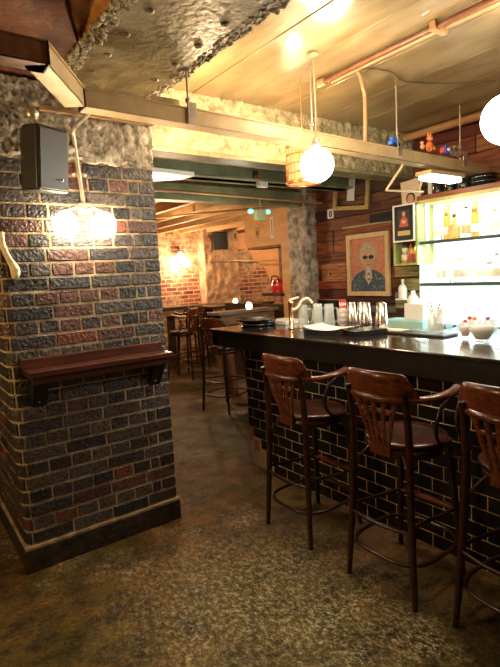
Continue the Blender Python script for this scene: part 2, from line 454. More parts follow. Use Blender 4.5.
# rough plaster cap over the bricks
b = B()
rs = random.Random(5)
zt = 2.60
pp = []
ns = 130
def cap_ring(z, ampl):
    out = []
    for i in range(ns+1):
        s = STOT*i/ns; x, y, nx, ny = ppath(s)
        d = .004+ampl*rs.random(); out.append((x+nx*d, y+ny*d, z))
    return out
rings = []
nzp = 26
for j in range(nzp+1):
    zz = 2.205+(zt-2.205)*j/nzp
    rg = cap_ring(zz, .022 if j else 0)
    if j <= 1: rg = [(x, y, z_+.007*math.sin(i*.23)+.010*math.sin(i*.61+1)+.012*rs.random()) for i, (x, y, z_) in enumerate(rg)]
    rings.append(rg)
vs = [q for rg in rings for q in rg]; fs = []
for j in range(nzp):
    for i in range(ns): fs.append((j*(ns+1)+i, (j+1)*(ns+1)+i, (j+1)*(ns+1)+i+1, j*(ns+1)+i+1))
b.add(vs, fs, True)
b.box((PX0+.03,PY0+.03,2.15),(PX1-.001,PY1,zt))
b.build('plaster_cap', M_plaster, pil)

# riveted steel beam overhead (along Y) -----------------------------------
beam = B().box((.85,-2.6,2.60),(1.365,3.6,2.625)).box((1.08,-2.6,2.625),(1.14,3.6,3.05))
beam = beam.build('beam_riveted', M_steelpaint); struct(beam, 'riveted steel beam painted olive gold under the ceiling')
b = B()
for y in [2.56-.225*k for k in range(14)]:
    for x in (.955, 1.275):
        b.ball((x+R_(-.006,.006), y-(.06 if x > 1.2 else 0), 2.60), .021, 12, 8, (1,1,.6))
b.build('rivets', M_steelpaint, beam)
# crumbling edges of old paint and mortar along both flanges
def crumble(x, seedv, w, y0=-2.0, y1=2.8, zc=2.606):
    rs = random.Random(seedv); b = B()
    for lane in (-1, -.3, .4, 1):
        pts = []; rr = []
        n = 330
        for i in range(n):
            pts.append((x+w*lane+rs.uniform(-.008,.008), y0+(y1-y0)*i/n+rs.uniform(-.004,.004), zc+rs.uniform(-.006,.006))); rr.append(rs.uniform(.003,.016))
        b.tube(pts, rr, 7, smooth=False)
    return b
crumble(.85, 1, .03).build('crumbled_edge', M_crust, beam)
crumble(1.37, 2, .025).build('crumbled_edge', M_crust, beam)

DS = [(.86,2.42),(.66,2.016),(.49,1.64),(-2.5,1.64),(-2.5,2.95),(.86,2.95)]  # outline of the added dark slab
# jack-arch vault left of the beam
b = B()
b.grid(lambda u, v: (.86-1.2*u, -2.6+5.4*v, 2.612+.30*math.sin(PI*u)), 20, 30)
struct(b.build('ceiling_vault', M_orange), 'ochre painted vault left of the riveted beam')
b = B().box((-.66,-2.6,2.68),(-.34,3.1,2.72)).box((-.53,-2.6,2.7),(-.47,3.1,3.05))
struct(b.build('beam_dark', M_maroon))
struct(B().prism([(DS[0][0],DS[0][1],2.62)]+[(x,y,2.62) for x,y in DS[1:]],(0,0,.05)).build('added_dark_slab', M_maroon), 'dark slab added left of the riveted beam')  # slab added to keep the ceiling dark left of the beam
struct(B().box((-2.6,2.95,2.52),(1.0,3.3,3.05)).build('beam_cross', M_maroon))
struct(B().grid(lambda u, v: (-.36-2.2*u, -2.6+5.6*v, 2.712+.30*math.sin(PI*u)), 16, 20).build('ceiling_vault_dark', M_maroon))

# painted board ceiling at right
b = B()
xs = [1.50,1.84,2.20,2.62,3.05,3.45,3.85,4.22]
for i in range(len(xs)-1):
    b.box((xs[i]+.002,-2.6,2.80+R_(0,.004)),(xs[i+1]-.002,3.08,2.84))
b.box((1.36,-2.6,2.81),(4.3,3.1,2.9))
struct(b.build('ceiling', M_ceil, bevel=.003, seg=1), 'glossy cream and gold painted board ceiling')
struct(B().box((1.36,-2.6,2.62),(1.40,3.1,2.81)).box((1.36,-2.6,2.785),(1.52,3.1,2.81)).build('trim_1', M_ceil))
struct(B().tube([(4.17,-2.6,2.765),(4.17,3.1,2.765)], .035, 12).build('trim_2', M_copperp))

# painted masonry beam across the back of the bar room
b = B()
rs = random.Random(11)
def rockface(x0, x1, y, z0, z1, nx, nz, amp):
    return lambda u, v: (x0+(x1-x0)*u, y-amp*rs.random(), z0+(z1-z0)*v)
b.grid(rockface(1.3,4.3,3.09,2.41,2.82,120,14,.035), 120, 14)
b.box((1.3,3.10,2.41),(4.3,3.34,3.05))
bm_ = struct(b.build('beam_masonry', M_stone), 'lumpy cream-painted masonry beam over the bar')
B().box((1.3,3.03,2.378),(4.3,3.18,2.41)).build('flange', mat('olive_flange', (.13,.12,.06), (.26,.23,.12), rough=.45, nscale=10), bm_, bevel=.004)
struct(B().box((1.4,3.9,2.43),(4.6,4.02,2.62)).box((1.4,3.84,2.43),(4.6,4.08,2.45)).build('beam_green', M_green, bevel=.003), 'green painted beam behind the masonry beam')
struct(B().box((1.4,4.55,2.335),(4.6,4.7,2.50)).build('beam_green_low', M_green, bevel=.004), 'lower green beam before the timber joists')
b = B()
for k in range(16):
    x = .3+.42*k
    if x < 7.4: struct(B().box((x,4.7,2.37),(x+.07,YB,2.50)).build('beam_joist', M_joist, bevel=.003))
struct(B().box((-2.6,4.6,2.50),(7.6,YB,2.54)).build('ceiling_back', M_boards), 'timber boards over the back room')

# back room : rendered pier, plywood wall, doorway void
def rough_face(x0, x1, y, z0, z1, nx, nz, amp, seedv):
    rs = random.Random(seedv)
    return B().grid(lambda u, v: (x0+(x1-x0)*u+ (rs.uniform(-.01,.01)), y-amp*rs.random(), z0+(z1-z0)*v), nx, nz)
M_pier = mat('crumbling_render', (.20,.12,.07), (.56,.42,.28), rough=.85, nscale=5, lo=.3, hi=.7, bump=1., bscale=12, c3=(.40,.24,.14))
b = rough_face(4.86,5.6,8.05,0,2.5,18,50,.05,4); b.box((4.86,8.06,0),(5.6,8.3,2.5))
struct(b.build('pillar_rendered', M_pier), 'pier of crumbling pale render on the back wall')
struct(B().box((5.6,8.24,1.0),(7.5,8.3,2.5)).build('trim_3', mat('peach_render', (.55,.28,.12), (.68,.40,.2), rough=.8, nscale=4)), 'peach render above broken brick')
# ragged top of brickwork in front of the peach render
RAG=[(5.45,2.05),(5.6,1.98),(5.75,2.02),(5.85,2.06),(5.95,2.0),(6.05,1.87),(6.2,1.76),(6.3,1.66),(6.36,1.6),(6.38,1.42),(6.45,1.34),(6.6,1.28),(6.8,1.1)]
rs = random.Random(21); pts = [(5.45,8.23,0)]
for (x, z_) in RAG:
    pts.append((x+rs.uniform(-.02,.02), 8.23, z_+rs.uniform(-.03,.03)))
pts.append((6.9,8.23,0))
struct(B().prism(pts, (0,-.14,0)).build('wall_ragged', M_backbrick), 'ragged broken red brickwork on the back wall')
# plywood wall with opening below, continuing the plank wall
struct(B().box((XW,5.0,1.93),(XW+.04,5.95,2.5)).build('wall_plywood', M_ply), 'orange plywood panel above the hatch')
struct(B().box((XW-.04,4.84,0),(XW+.06,5.10,2.5)).build('trim_4', M_ply), 'plywood post beside the rough column')
struct(B().box((XW,5.1,0),(XW+.05,6.6,1.12)).build('wall_counter', M_darkwood))
struct(B().box((XW+.34,5.1,1.12),(XW+.38,5.62,1.95)).box((XW,5.1,1.90),(XW+.3,5.9,1.93)).build('trim_5', M_tablewood))

# ================================================================== THINGS
# ---- bar counter
bar = thing('bar_counter', (2.6, 1.5, 0), 'long black bar counter with tiled front and glossy top', 'bar counter')
b = B(); BX = 2.279; tz = .0798; ty = .155
y_l = 3.245
grout = B().box((BX+.0012,-1.6,.0),(BX+.10,y_l-.004,.96)).box((BX+.02,y_l-.03,0),(2.98,y_l-.006,.96)).build('grout_panel', M_grout, bar)
row = 0
miss = {(9,0):'m',(10,0):'m',(10,1):'t',(11,1):'m',(11,0):'m'}
zt_ = .955
for row in range(12):
    z1 = zt_-row*tz; z0 = z1-tz+.0044
    if z0 < 0: z0 = .002
    y = y_l - (0 if row % 2 else 0)
    first = True; k = 0
    while y > -1.6:
        l = ty*(.45 if (first and row % 2 == 0) else 1.)
        first = False
        if (row, k) not in miss:
            t = R_(-.0005,.0005); t2 = R_(-.0005,.0005)
            x = BX
            vs = [(x+t,y-.0021,z0),(x-t,y-l+.0021,z0),(x-t+t2,y-l+.0021,z1),(x+t+t2,y-.0021,z1)]
            b.prism(vs, (.012,0,0), col=random.choice([(.008,.008,.010),(.011,.010,.012),(.007,.007,.008)]))
        y -= l; k += 1
# end face tiles
for row in range(12):
    z1 = zt_-row*tz; z0 = max(.002, z1-tz+.004); x = BX
    while x < 2.95:
        b.box((x+.002,y_l-.008,z0),(min(x+ty-.002,2.98),y_l+.002,z1), col=(.009,.009,.011)); x += ty
b.build('tiled_front', M_tile, bar, bevel=.0015, seg=1)
for q in (((BX-.001,3.19,.20),(BX+.02,3.243,.31),(.35,.14,.08)),((BX-.001,3.11,.13),(BX+.02,3.18,.22),(.33,.13,.08)),((BX-.001,2.98,.04),(BX+.02,3.03,.13),(.34,.12,.07))): B().box(q[0],q[1],col=q[2]).build('exposed_brick', M_hue, bar)
B().box((2.24,-1.6,.955),(2.30,3.66,1.085)).box((2.24,3.60,.955),(2.96,3.66,1.085)).box((2.25,-1.6,.955),(2.96,3.62,.99)).build('fascia', M_barfront, bar, bevel=.004)
B().box((2.22,-1.6,1.083),(3.0,3.68,1.10)).build('bar_top', M_bartop, bar, bevel=.005)
B().box((2.96,-1.6,0),(3.0,3.24,1.083)).build('back_panel', M_darkwood, bar)

# ---- bentwood bar stools
def make_stool():
    t = thing('bar_stool', (0,0,0), 'bentwood bar stool', 'bar stool')
    for sy in (-1, 1):
        # rear leg running up as the back post
        pts = [(-.215,.195*sy,0),(-.205,.18*sy,.25),(-.195,.168*sy,.5),(-.19,.16*sy,.75),(-.20,.158*sy,.9),(-.222,.158*sy,1.0)]
        B().tube(pts, [.0135,.016,.0175,.018,.016,.013], 12).build('leg', M_stoolwood, t, local=True)
        pts = [(.205,.185*sy,0),(.185,.165*sy,.3),(.16,.145*sy,.6),(.145,.135*sy,.705)]
        B().tube(pts, [.0135,.016,.018,.018], 12).build('leg', M_stoolwood, t, local=True)
    # crest rail : deep curved panel
    def crest(u, v, off=0):
        a = math.radians(-56+112*u); r = .24+off
        top = 1.062+.028*math.cos((u-.5)*PI)**.5 - (.075*max(0, abs(u-.5)-.36)/.14)
        bot = .965
        x = -.235+(1-math.cos(a))*.24*.75 - off*math.cos(a); y = (.232+off)*math.sin(a)
        zz = bot+(top-bot)*v
        return (x-.012*v, y, zz)
    n, m = 24, 4
    b = B(); vs = []
    for off in (0, .016):
        for j in range(m+1):
            for i in range(n+1): vs.append(crest(i/n, j/m, off))
    k = (n+1)*(m+1); fs = []
    for j in range(m):
        for i in range(n):
            a = j*(n+1)+i
            fs.append((a, a+n+1, a+n+2, a+1)); fs.append((k+a, k+a+1, k+a+n+2, k+a+n+1))
    for i in range(n):
        fs.append((i, i+1, k+i+1, k+i)); a = m*(n+1)+i; fs.append((a+1, a, k+a, k+a+1))
    for j in range(m):
        a = j*(n+1); fs.append((a+n+1, a, k+a, k+a+n+1)); a += n; fs.append((a, a+n+1, k+a+n+1, k+a))
    b.add(vs, fs, True)
    cr = b.build('crest_rail', M_crest, t, local=True)
    # lower bent band continuing into both arms
    pts = []
    for sgn, rng in ((1, range(-18, 19)),):
        for i in rng:
            u = i/18
            a = u*math.radians(88)
            if abs(u) <= .62:
                aa = u/.62*math.radians(72); pts.append((-.245+(1-math.cos(aa))*.245*.8, .235*math.sin(aa), .965))
            else:
                q = (abs(u)-.62)/.38; s_ = 1 if u > 0 else -1
                pts.append((-.245+.69*.245*.8+q*.17, s_*(.224+.028*math.sin(q*PI*.8)), .965+.022*q))
    B().tube(pts, [.020+.010*max(0,(abs(i/18)-.55)) for i in range(-18,19)], 10, flat=(.85,1.), up=(0,0,1)).build('arm_rail', M_crest, t, local=True)
    # splat : fan of slats narrowing to the seat
    b = B()
    for k in range(5):
        f = (k-2)/2
        top = Vector((-.238+abs(f)*.02, .115*f, .975)); bot = Vector((-.185, .045*f, .72))
        mid = (top+bot)/2+Vector((-.008,0,0))
        b.tube([top, mid, bot], [.016,.013,.0095], 8, flat=(.45,1.), up=(1,0,0))
    b.box((-.192,-.055,.675),(-.178,.055,.755)); b.box((-.222,-.085,.885),(-.214,.085,.90))
    b.build('splat', M_crest, t, local=True)
    # seat
    b = B().lathe([(0,.705),(.17,.705),(.19,.712),(.198,.725),(.192,.737),(.15,.732),(.06,.727),(0,.726)], c=(.01,0,0), n=36)
    s_ = b.build('seat', M_seat, t, local=True)
    B().lathe([(.165,.665),(.18,.665),(.18,.706),(.165,.706),(.165,.665)], n=36).build('seat_ring', M_stoolwood, s_, local=True)
    # curved arm supports
    for sy in (-1, 1):
        pts = [(.03,.262*sy,.975),(-.03,.262*sy,.968),(-.09,.258*sy,.93),(-.115,.25*sy,.87),(-.10,.235*sy,.80),(-.04,.22*sy,.745),(.05,.205*sy,.73),(.12,.17*sy,.715)]
        B().tube(smooth_pts(pts), .0095, 10).build('arm_support', M_stoolwood, t, local=True)
    # braces under seat
    for sx, sy in ((-1,-1),(-1,1),(1,-1),(1,1)):
        x0 = -.192 if sx < 0 else .175; y0 = .165*sy
        pts = [(x0, y0, .52),(x0*.93, y0*.85,.62),(x0*.75,y0*.55,.69),(x0*.5,y0*.2,.72)]
        B().tube(smooth_pts(pts), .008, 8).build('brace', M_stoolwood, t, local=True)
    # two hoops and a front foot rail
    def sq(v, e): return math.copysign(abs(v)**e, v)
    B().tube([(-.005+.222*sq(math.cos(a),.62), .205*sq(math.sin(a),.62), .19) for a in [2*PI*i/48 for i in range(48)]], .010, 8, closed=True).build('hoop', M_stoolwood, t, local=True)
    B().tube(smooth_pts([(-.203,-.172,.35),(-.225,-.08,.35),(-.23,0,.35),(-.225,.08,.35),(-.203,.172,.35)],4), .009, 8).build('stretcher', M_stoolwood, t, local=True)
    for sy in (-1, 1):
        B().tube([(-.20,.172*sy,.38),(.18,.16*sy,.34)], .009, 8).build('stretcher', M_stoolwood, t, local=True)
    B().box((.165,-.165,.335),(.20,.165,.35)).build('foot_rail', M_crest, t, bevel=.003, local=True)
    return t
def smooth_pts(p, n=5):
    p = [Vector(q) for q in p]; out = []
    for i in range(len(p)-1):
        p0 = p[max(i-1,0)]; p1 = p[i]; p2 = p[i+1]; p3 = p[min(i+2,len(p)-1)]
        for k in range(n):
            t = k/n
            out.append(.5*((2*p1)+(p2-p0)*t+(2*p0-5*p1+4*p2-p3)*t*t+(3*p1-p0-3*p2+p3)*t**3))
    out.append(p[-1]); return out
stool = make_stool()
stool.location = (1.975, 2.16, 0); stool['label'] = 'bentwood bar stool farthest along the tiled bar, beside its tiled corner'; stool['group'] = 'bar stools along the bar'
dup(stool, (1.975, 1.485, 0), .02, 'bentwood bar stool with reddish crest in the middle of the bar row')
dup(stool, (2.02, .915, 0), -.03, 'nearly black bar stool cut off by the right edge of the photo')
dup(stool, (3.10, 4.82, 0), .3, 'bar stool standing behind the bar end beside the reddish table leg', 'stools in the back room')
dup(stool, (3.65, 6.85, 0), 2.2, 'dark stool at the back-room table under the brick wall lamp', 'stools in the back room')

# ---- wall ledge on the pillar
t = thing('wall_ledge', (.92, 2.83, 1.1), 'dark red wooden drinks ledge on black brackets on the brick pillar', 'ledge')
B().box((.525,2.785,1.115),(1.335,2.813,1.168)).build('back_board', M_ledge, t, bevel=.003)
B().box((.53,2.655,1.085),(1.34,2.813,1.115)).build('shelf_board', M_ledge, t, bevel=.004)
B().box((.55,2.68,1.045),(1.32,2.696,1.086)).build('lip', M_ledge, t, bevel=.002)
for x in (.56, 1.24):
    b = B().prism([(x,2.812,.90),(x,2.812,1.085),(x,2.70,1.085),(x,2.70,1.05)], (.075,0,0))
    br = b.build('bracket', M_iron, t, bevel=.002)
    B().ball((x+.035,2.79,.93), .006).ball((x+.035,2.81,1.0), .006).build('bolt', M_chrome, br)

# ---- loudspeaker on ball mount
def speaker(name, c, rz, w, d, h, tilt, label):
    t = thing(name, c, label, 'loudspeaker', None, rz)
    M = Matrix.Rotation(tilt, 4, 'X')
    b = B(); 
    # tapered cabinet : front (−y) wide, back narrow
    poly = [(-w/2,-d/2),(w/2,-d/2),(w/2*.98,d*.1),(w*.28,d/2),(-w*.28,d/2),(-w/2*.98,d*.1)]
    vs = [M @ Vector((x,y,-h/2)) for x,y in poly]+[M @ Vector((x,y,h/2)) for x,y in poly]
    n = len(poly)
    b.add(vs, [tuple(range(n))[::-1], tuple(range(n,2*n))]+[(i,(i+1)%n,n+(i+1)%n,n+i) for i in range(n)])
    cab = b.build('cabinet', M_blackrubber, t, bevel=.012, seg=3, local=True)
    B().box((-w*.44,-d/2-.006,-h*.46),(w*.44,-d/2+.004,h*.46), M=M).build('grille', M_black, cab, bevel=.004, local=True)
    B().ball((w*.18,-d/2-.008,-h*.34), .007).build('logo_dot', M_chrome, cab, local=True)
    return t
sp = speaker('loudspeaker', (.685,2.62,2.160), .42, .185,.18,.30, .12, 'black loudspeaker bracketed to the plaster top of the brick pillar')
B().ball((.685,2.70,2.40), .032).tube([(.685,2.70,2.40),(.70,2.82,2.42)], .012).tube([(.685,2.70,2.38),(.70,2.66,2.32)], .012).build('ball_mount', M_zinc, sp)

# ---- twin wall lamp with conduit
t = thing('wall_lamp', (.90,2.83,1.87), 'twin glowing bulbs hanging from zinc conduit on the brick pillar', 'wall lamp')
B().tube(smooth_pts([(.88,2.38,2.36),(.895,2.55,2.37),(.905,2.76,2.37),(.912,2.795,2.30),(.925,2.797,2.1),(.93,2.795,1.98)],6), .011, 10).build('conduit', M_zinc, t)
B().box((.90,2.775,1.93),(.965,2.812,1.99)).build('junction_box', M_zinc, t, bevel=.004)
B().box((.885,2.803,2.135),(.965,2.812,2.155)).ball((.893,2.80,2.145), .008).ball((.957,2.80,2.145), .008).build('conduit_clip', M_zinc, t)
for x in (.81, 1.02):
    g = B().ball((x,2.735,1.865), .062, 20, 14, (1,1,1.15)).build('bulb', M_glowwarm, t)
    B().tube([(.93,2.785,1.95),((x+.93)/2,2.75,1.96),(x,2.735,1.935)], .009, 8).build('bulb_arm', M_zinc, t)

# pale rag
b = B()
rs = random.Random(9)
b.tube(smooth_pts([(.505,2.80,1.83),(.50,2.795,1.77),(.52,2.79,1.70),(.545,2.79,1.64),(.54,2.79,1.59)],4), [.018,.022,.026,.028,.03,.03,.028,.028,.03,.032,.036,.042,.045,.044,.04,.034,.018], 10, flat=(.5,1))
tag(b.build('cloth_scrap', mat('cream_cloth', (.45,.38,.27), (.66,.58,.44), rough=.8, nscale=20, bump=.6, bscale=30)), 'cream scrap of cloth hanging on the rounded pillar corner', 'cloth')

# ---- cable tray
tr = thing('cable_tray', (1.35, 2.3, 2.33), 'galvanised cable tray hung below the ceiling across pillar and bar', 'cable tray')
def tray_run(P, w=.09, hgt=.080, th=.004):
    """P: list of (x,y,z) for the near bottom edge. U channel, open up"""
    b = B()
    for (a, c) in zip(P[:-1], P[1:]):
        a = Vector(a); c = Vector(c); d = (c-a).normalized(); nrm = Vector((-d.y, d.x, 0)).normalized()
        up = Vector((0,0,1))
        def quad(o0, o1, u0, u1):
            vs = [a+nrm*o0+up*u0, c+nrm*o0+up*u0, c+nrm*o1+up*u0, a+nrm*o1+up*u0, a+nrm*o0+up*u1, c+nrm*o0+up*u1, c+nrm*o1+up*u1, a+nrm*o1+up*u1]
            b.add(vs, [(0,3,2,1),(4,5,6,7),(0,1,5,4),(1,2,6,5),(2,3,7,6),(3,0,4,7)])
        quad(0, w, 0, th); quad(0, th, 0, hgt); quad(w-th, w, 0, hgt); quad(-.008, th, hgt-.006, hgt)
    return b
tray_run([(.81,2.29,2.335),(2.2,2.28,2.312),(4.25,2.28,2.27)]).build('channel', M_tray, tr)
M_trayshade = mat('shaded_tray', (.10,.035,.018), (.26,.12,.05), rough=.45, metal=.2, nscale=9)  # darker copy of the tray colour, shade painted into the left run
tray_run([(.56,1.92,2.335),(.81,2.29,2.335)]).build('channel', M_tray, tr)
tray_run([(-2.55,1.92,2.335),(.56,1.92,2.335)]).build('channel', M_trayshade, tr)
for (x, y, zz) in ((.81,2.285,2.332),(.562,1.915,2.332)):
    B().box((x-.003,y-.003,zz),(x+.003,y+.09,zz+.083)).build('joint', M_iron, tr)
for x, zz, yy in ((1.355,2.60,2.31),(2.25,2.80,2.34),(3.03,2.80,2.3),(3.86,2.80,2.32)):
    h_ = B().tube([(x,yy,2.33),(x,yy,zz)], .006, 8); 
    h_.box((x-.025,2.272,2.32),(x+.025,2.28,2.43)) if x != 2.25 else None
    h_.ball((x,yy,2.45), .016)
    h_.build('hanger', M_zinc, tr)
B().box((1.18,2.37,2.42),(1.34,2.47,2.47)).build('outlet_box', M_tray, tr, bevel=.003)

tag(B().box((.74,2.745,2.445),(1.375,2.78,2.465)).build('timber_batten', M_tablewood, bevel=.003), 'narrow timber batten across the plaster top of the brick pillar', 'batten')
# uplights on top of the tray
for i, (x, lab) in enumerate(((1.72,'small uplight behind the tray near the pillar'),(2.35,'small uplight behind the tray over the glass stacks'))):
    t = thing('uplight', (x,2.42,2.36), lab, 'lamp', 'uplights on the cable tray')
    B().tube([(x-.12,2.42,2.37),(x+.12,2.42,2.37)], .022, 12).build('housing', M_zinc, t)
    B().tube([(x-.11,2.425,2.382),(x+.11,2.425,2.382)], .014, 12).build('tube', M_glowwarm, t)

# ---- pendants
def pendant(x, y, z, r, label):
    t = thing('pendant_lamp', (x,y,z), label, 'pendant lamp', 'globe pendants over the bar')
    B().ball((x,y,z), r, 28, 18).build('globe', M_glow, t)
    B().lathe([(0,.0),(.022,.0),(.026,.03),(.018,.06),(.0,.06)], (x,y,z+r*.93), 16).build('socket', M_zinc, t)
    B().tube([(x,y,z+r),(x+.004,y,z+r+.2),(x,y,2.80)], .004, 8).build('cord', M_copperp, t)
    B().lathe([(0,0),(.035,0),(.03,-.02),(0,-.025)], (x,y,2.80), 16).build('ceiling_rose', M_copperp, t)
    return t
pendant(2.143,2.20,2.172,.10,'glowing globe pendant beside the copper cage shade')
pendant(2.36,1.19,2.187,.11,'glowing globe pendant cut by the right edge of the photo')
t = thing('cage_lamp', (2.32,2.58,2.25), 'copper wire cage shade hanging behind the glowing globe pendant', 'lamp shade')
b = B(); cx, cy = 2.385, 2.58
for zz in (2.145,2.155,2.21,2.27,2.33,2.385): b.tube([(cx+.115*math.cos(a), cy+.115*math.sin(a), zz) for a in [2*PI*i/28 for i in range(28)]], .005 if zz > 2.16 else .007, 6, closed=True)
for k in range(20):
    a = 2*PI*k/20; b.tube([(cx+.115*math.cos(a), cy+.115*math.sin(a), 2.145),(cx+.115*math.cos(a), cy+.115*math.sin(a), 2.385)], .0035, 6)
b.build('cage', M_copper, t)
B().lathe([(.10,2.15),(.10,2.38)], (cx,cy,0), 28).build('inner_sleeve', mat('amber_sleeve', (.75,.38,.14), rough=.35, trans=.5, emis=(1,.5,.2), estr=.35), t, solid=.003)
B().tube([(cx,cy,2.385),(cx,cy,2.8)], .005, 8).lathe([(0,2.38),(.115,2.385),(.115,2.39),(0,2.40)], (cx,cy,0), 20).build('cord', M_copperp, t)

# ---- ceiling pipes
t = thing('ceiling_conduit', (2.5,2.4,2.76), 'pair of brown conduits running along the gold ceiling with a bent drop', 'conduit')
B().tube([(2.46,2.42,2.775),(2.46,-2.4,2.775)], .016, 10).build('pipe', mat('brown_pipe', (.14,.05,.02), (.24,.10,.04), rough=.3, nscale=20), t)
B().tube([(2.52,2.42,2.78),(2.52,-2.4,2.78)], .012, 10).build('pipe', M_copperp, t)
B().tube(smooth_pts([(2.52,2.20,2.775),(2.59,2.24,2.77),(2.66,2.28,2.73),(2.69,2.29,2.65),(2.695,2.30,2.38)],6), .013, 10).build('pipe', M_copperp, t)
B().tube([(2.46,2.42,2.775),(2.46,2.48,2.775)], .026, 12).build('end_cap', M_copperp, t)
for y in (1.6,.9): B().box((2.43,y,2.755),(2.55,y+.03,2.80)).build('clip', M_copperp, t)
tag(B().tube(smooth_pts([(2.56,2.2,2.795),(2.75,2.13,2.785),(3.0,2.2,2.79),(3.3,2.1,2.797),(3.6,1.9,2.797)],5), .005, 8).build('ceiling_cable', M_steelpaint), 'thin loose cable curving across the gold ceiling', 'cable')

# conduits behind the masonry beam, low light batten
t = thing('cross_pipe', (3.0,4.4,2.36), 'thin pipes running under the green beams', 'pipe')
B().tube([(1.5,4.35,2.395),(4.25,4.30,2.335)], .014, 8).build('pipe', M_copperp, t)
t = thing('ceiling_pipe', (3.0,6.0,2.34), 'thin pipe running diagonally below the timber joists', 'pipe')
B().tube([(3.9,4.76,2.345),(3.2,5.6,2.345),(2.2,7.6,2.345)], .012, 8).build('pipe', M_copperp, t)
t = thing('wall_pipe', (5.6,7.98,1.8), 'thin horizontal pipe crossing the rendered pier and broken brickwork', 'pipe')
B().tube([(4.9,7.975,1.83),(6.9,7.975,1.80)], .012, 8).build('pipe', M_zinc, t)
t = thing('batten_light', (1.95,3.7,2.36), 'white slab-shaped batten light jutting out behind the brick pillar', 'light fitting')
B().prism([(1.45,3.55,2.37),(2.14,3.62,2.37),(2.10,3.80,2.37),(1.45,4.25,2.37)], (0,0,.035)).build('casing', M_white, t, bevel=.004)
B().box((1.5,3.70,2.362),(2.0,3.76,2.371)).build('tube', M_tube, t)
B().box((1.8,3.86,2.40),(1.84,3.90,2.432)).build('bracket', M_zinc, t)
t = thing('sensor_box', (3.08,3.86,2.38), 'small white sensor hanging on a cord under the green beam', 'sensor')
B().box((2.98,3.85,2.375),(3.09,3.90,2.43)).build('casing', M_white, t, bevel=.006)
t = thing('light_cluster', (3.32,4.35,2.2), 'small cluster of pale green spotlights under the thin pipe', 'spotlight')
B().tube([(3.35,4.33,2.36),(3.35,4.33,2.22)], .006).box((3.28,4.30,2.12),(3.40,4.36,2.23)).build('body', mat('pale_green_paint', (.35,.42,.25), (.5,.55,.35), rough=.4, nscale=9), t)
for x in (3.22,3.45): B().ball((x,4.33,2.215), .035, 14, 10, (1,1,.8)).build('lens', mat('aqua_lens', (.3,.75,.7), rough=.2, emis=(.3,.9,.8), estr=.5), t)
tag(B().box((2.95,3.885,2.452),(3.0,3.90,2.53), col=(.02,.02,.02)).box((2.955,3.88,2.46),(2.995,3.886,2.485), col=(.6,.02,.05)).build('clip_tag', M_hueflat), 'small black and red tag stuck on the green beam', 'tag')

# ---- green-white tube under tray at the right
t = thing('strip_light', (3.65,2.4,2.24), 'turquoise-white strip light on struts under the cable tray', 'strip light')
B().box((3.44,2.30,2.20),(3.86,2.42,2.235)).build('diffuser', M_tube, t, bevel=.015, seg=3)
B().box((3.42,2.29,2.235),(3.88,2.43,2.265)).build('housing', M_tray, t)
B().tube([(3.12,2.32,2.28),(3.05,2.42,2.11)], .009, 6).tube([(3.05,2.42,2.11),(3.5,2.42,2.12)], .009, 6).tube([(3.45,2.36,2.27),(3.44,2.42,2.12)], .009,6).build('strut', M_tray, t)

# small toys on the tray
zt0 = 2.395
t = thing('cat_figurine', (3.43,2.31,2.405), 'orange animal figurine sitting upright on the cable tray', 'figurine')
b = B().ball((3.43,2.31,2.435), .032, 14, 10, (.9,.8,1.2)).ball((3.43,2.305,2.495), .024).tube([(3.418,2.31,2.51),(3.413,2.31,2.545)],[.01,.002],8).tube([(3.442,2.31,2.51),(3.447,2.31,2.545)],[.01,.002],8)
b.tube([(3.40,2.29,2.43),(3.395,2.28,2.41)],.01,8).tube([(3.45,2.29,2.43),(3.45,2.28,2.41)],.01,8)
b.build('body', mat('orange_ceramic', (.75,.18,.05), (.9,.32,.1), rough=.35, nscale=20), t)
B().ball((3.422,2.284,2.50),.004).ball((3.438,2.284,2.50),.004).build('eyes', M_black, t)
t = thing('dog_figurine', (3.33,2.30,2.405), 'tiny orange and white figurine beside the taller orange one', 'figurine')
B().ball((3.33,2.30,2.42), .02, 12, 8, (1.2,.8,.9)).ball((3.315,2.295,2.445), .013).build('body', mat('peach_ceramic', (.8,.5,.3), (.9,.35,.1), rough=.35, nscale=30), t)
t = thing('toy_car', (2.99,2.30,2.41), 'bright blue toy perched on the tray by its hanger', 'toy')
B().box((2.95,2.28,2.395),(3.04,2.32,2.425)).box((2.965,2.285,2.425),(3.015,2.315,2.45)).build('body', mat('blue_plastic', (.02,.14,.8), rough=.3), t, bevel=.006)
for x in (2.968,3.022): B().tube([(x,2.272,2.398),(x,2.328,2.398)], .012, 12).build('wheel', M_black, t)
t = thing('toy_block', (3.63,2.30,2.41), 'square blue toy with a red side beside the grey figures', 'toy')
B().box((3.60,2.28,2.395),(3.66,2.33,2.455)).build('body', mat('blue_plastic2', (.03,.12,.6), rough=.3), t, bevel=.006)
B().box((3.585,2.285,2.40),(3.60,2.325,2.44)).build('side', mat('red_plastic', (.8,.05,.03), rough=.3), t, bevel=.003)
B().ball((3.63,2.278,2.425), .014).build('spot', M_white, t)
for i, (x, s_) in enumerate(((3.71,.8),(3.76,1.),(3.83,1.2))):
    t = thing('clay_figure', (x,2.31,2.405), ['small grey clay figure just beside the square blue toy','grey clay figure between two others on the tray','round brown clay figure at the tray hanger'][i], 'figurine', 'grey clay figures on the tray')
    B().ball((x,2.31,2.42), .022*s_,12,8,(1,.9,1.2)).ball((x,2.305,2.42+.04*s_), .015*s_).build('body', mat('grey_clay', (.22,.15,.10), (.4,.3,.22), rough=.7, nscale=30), t)

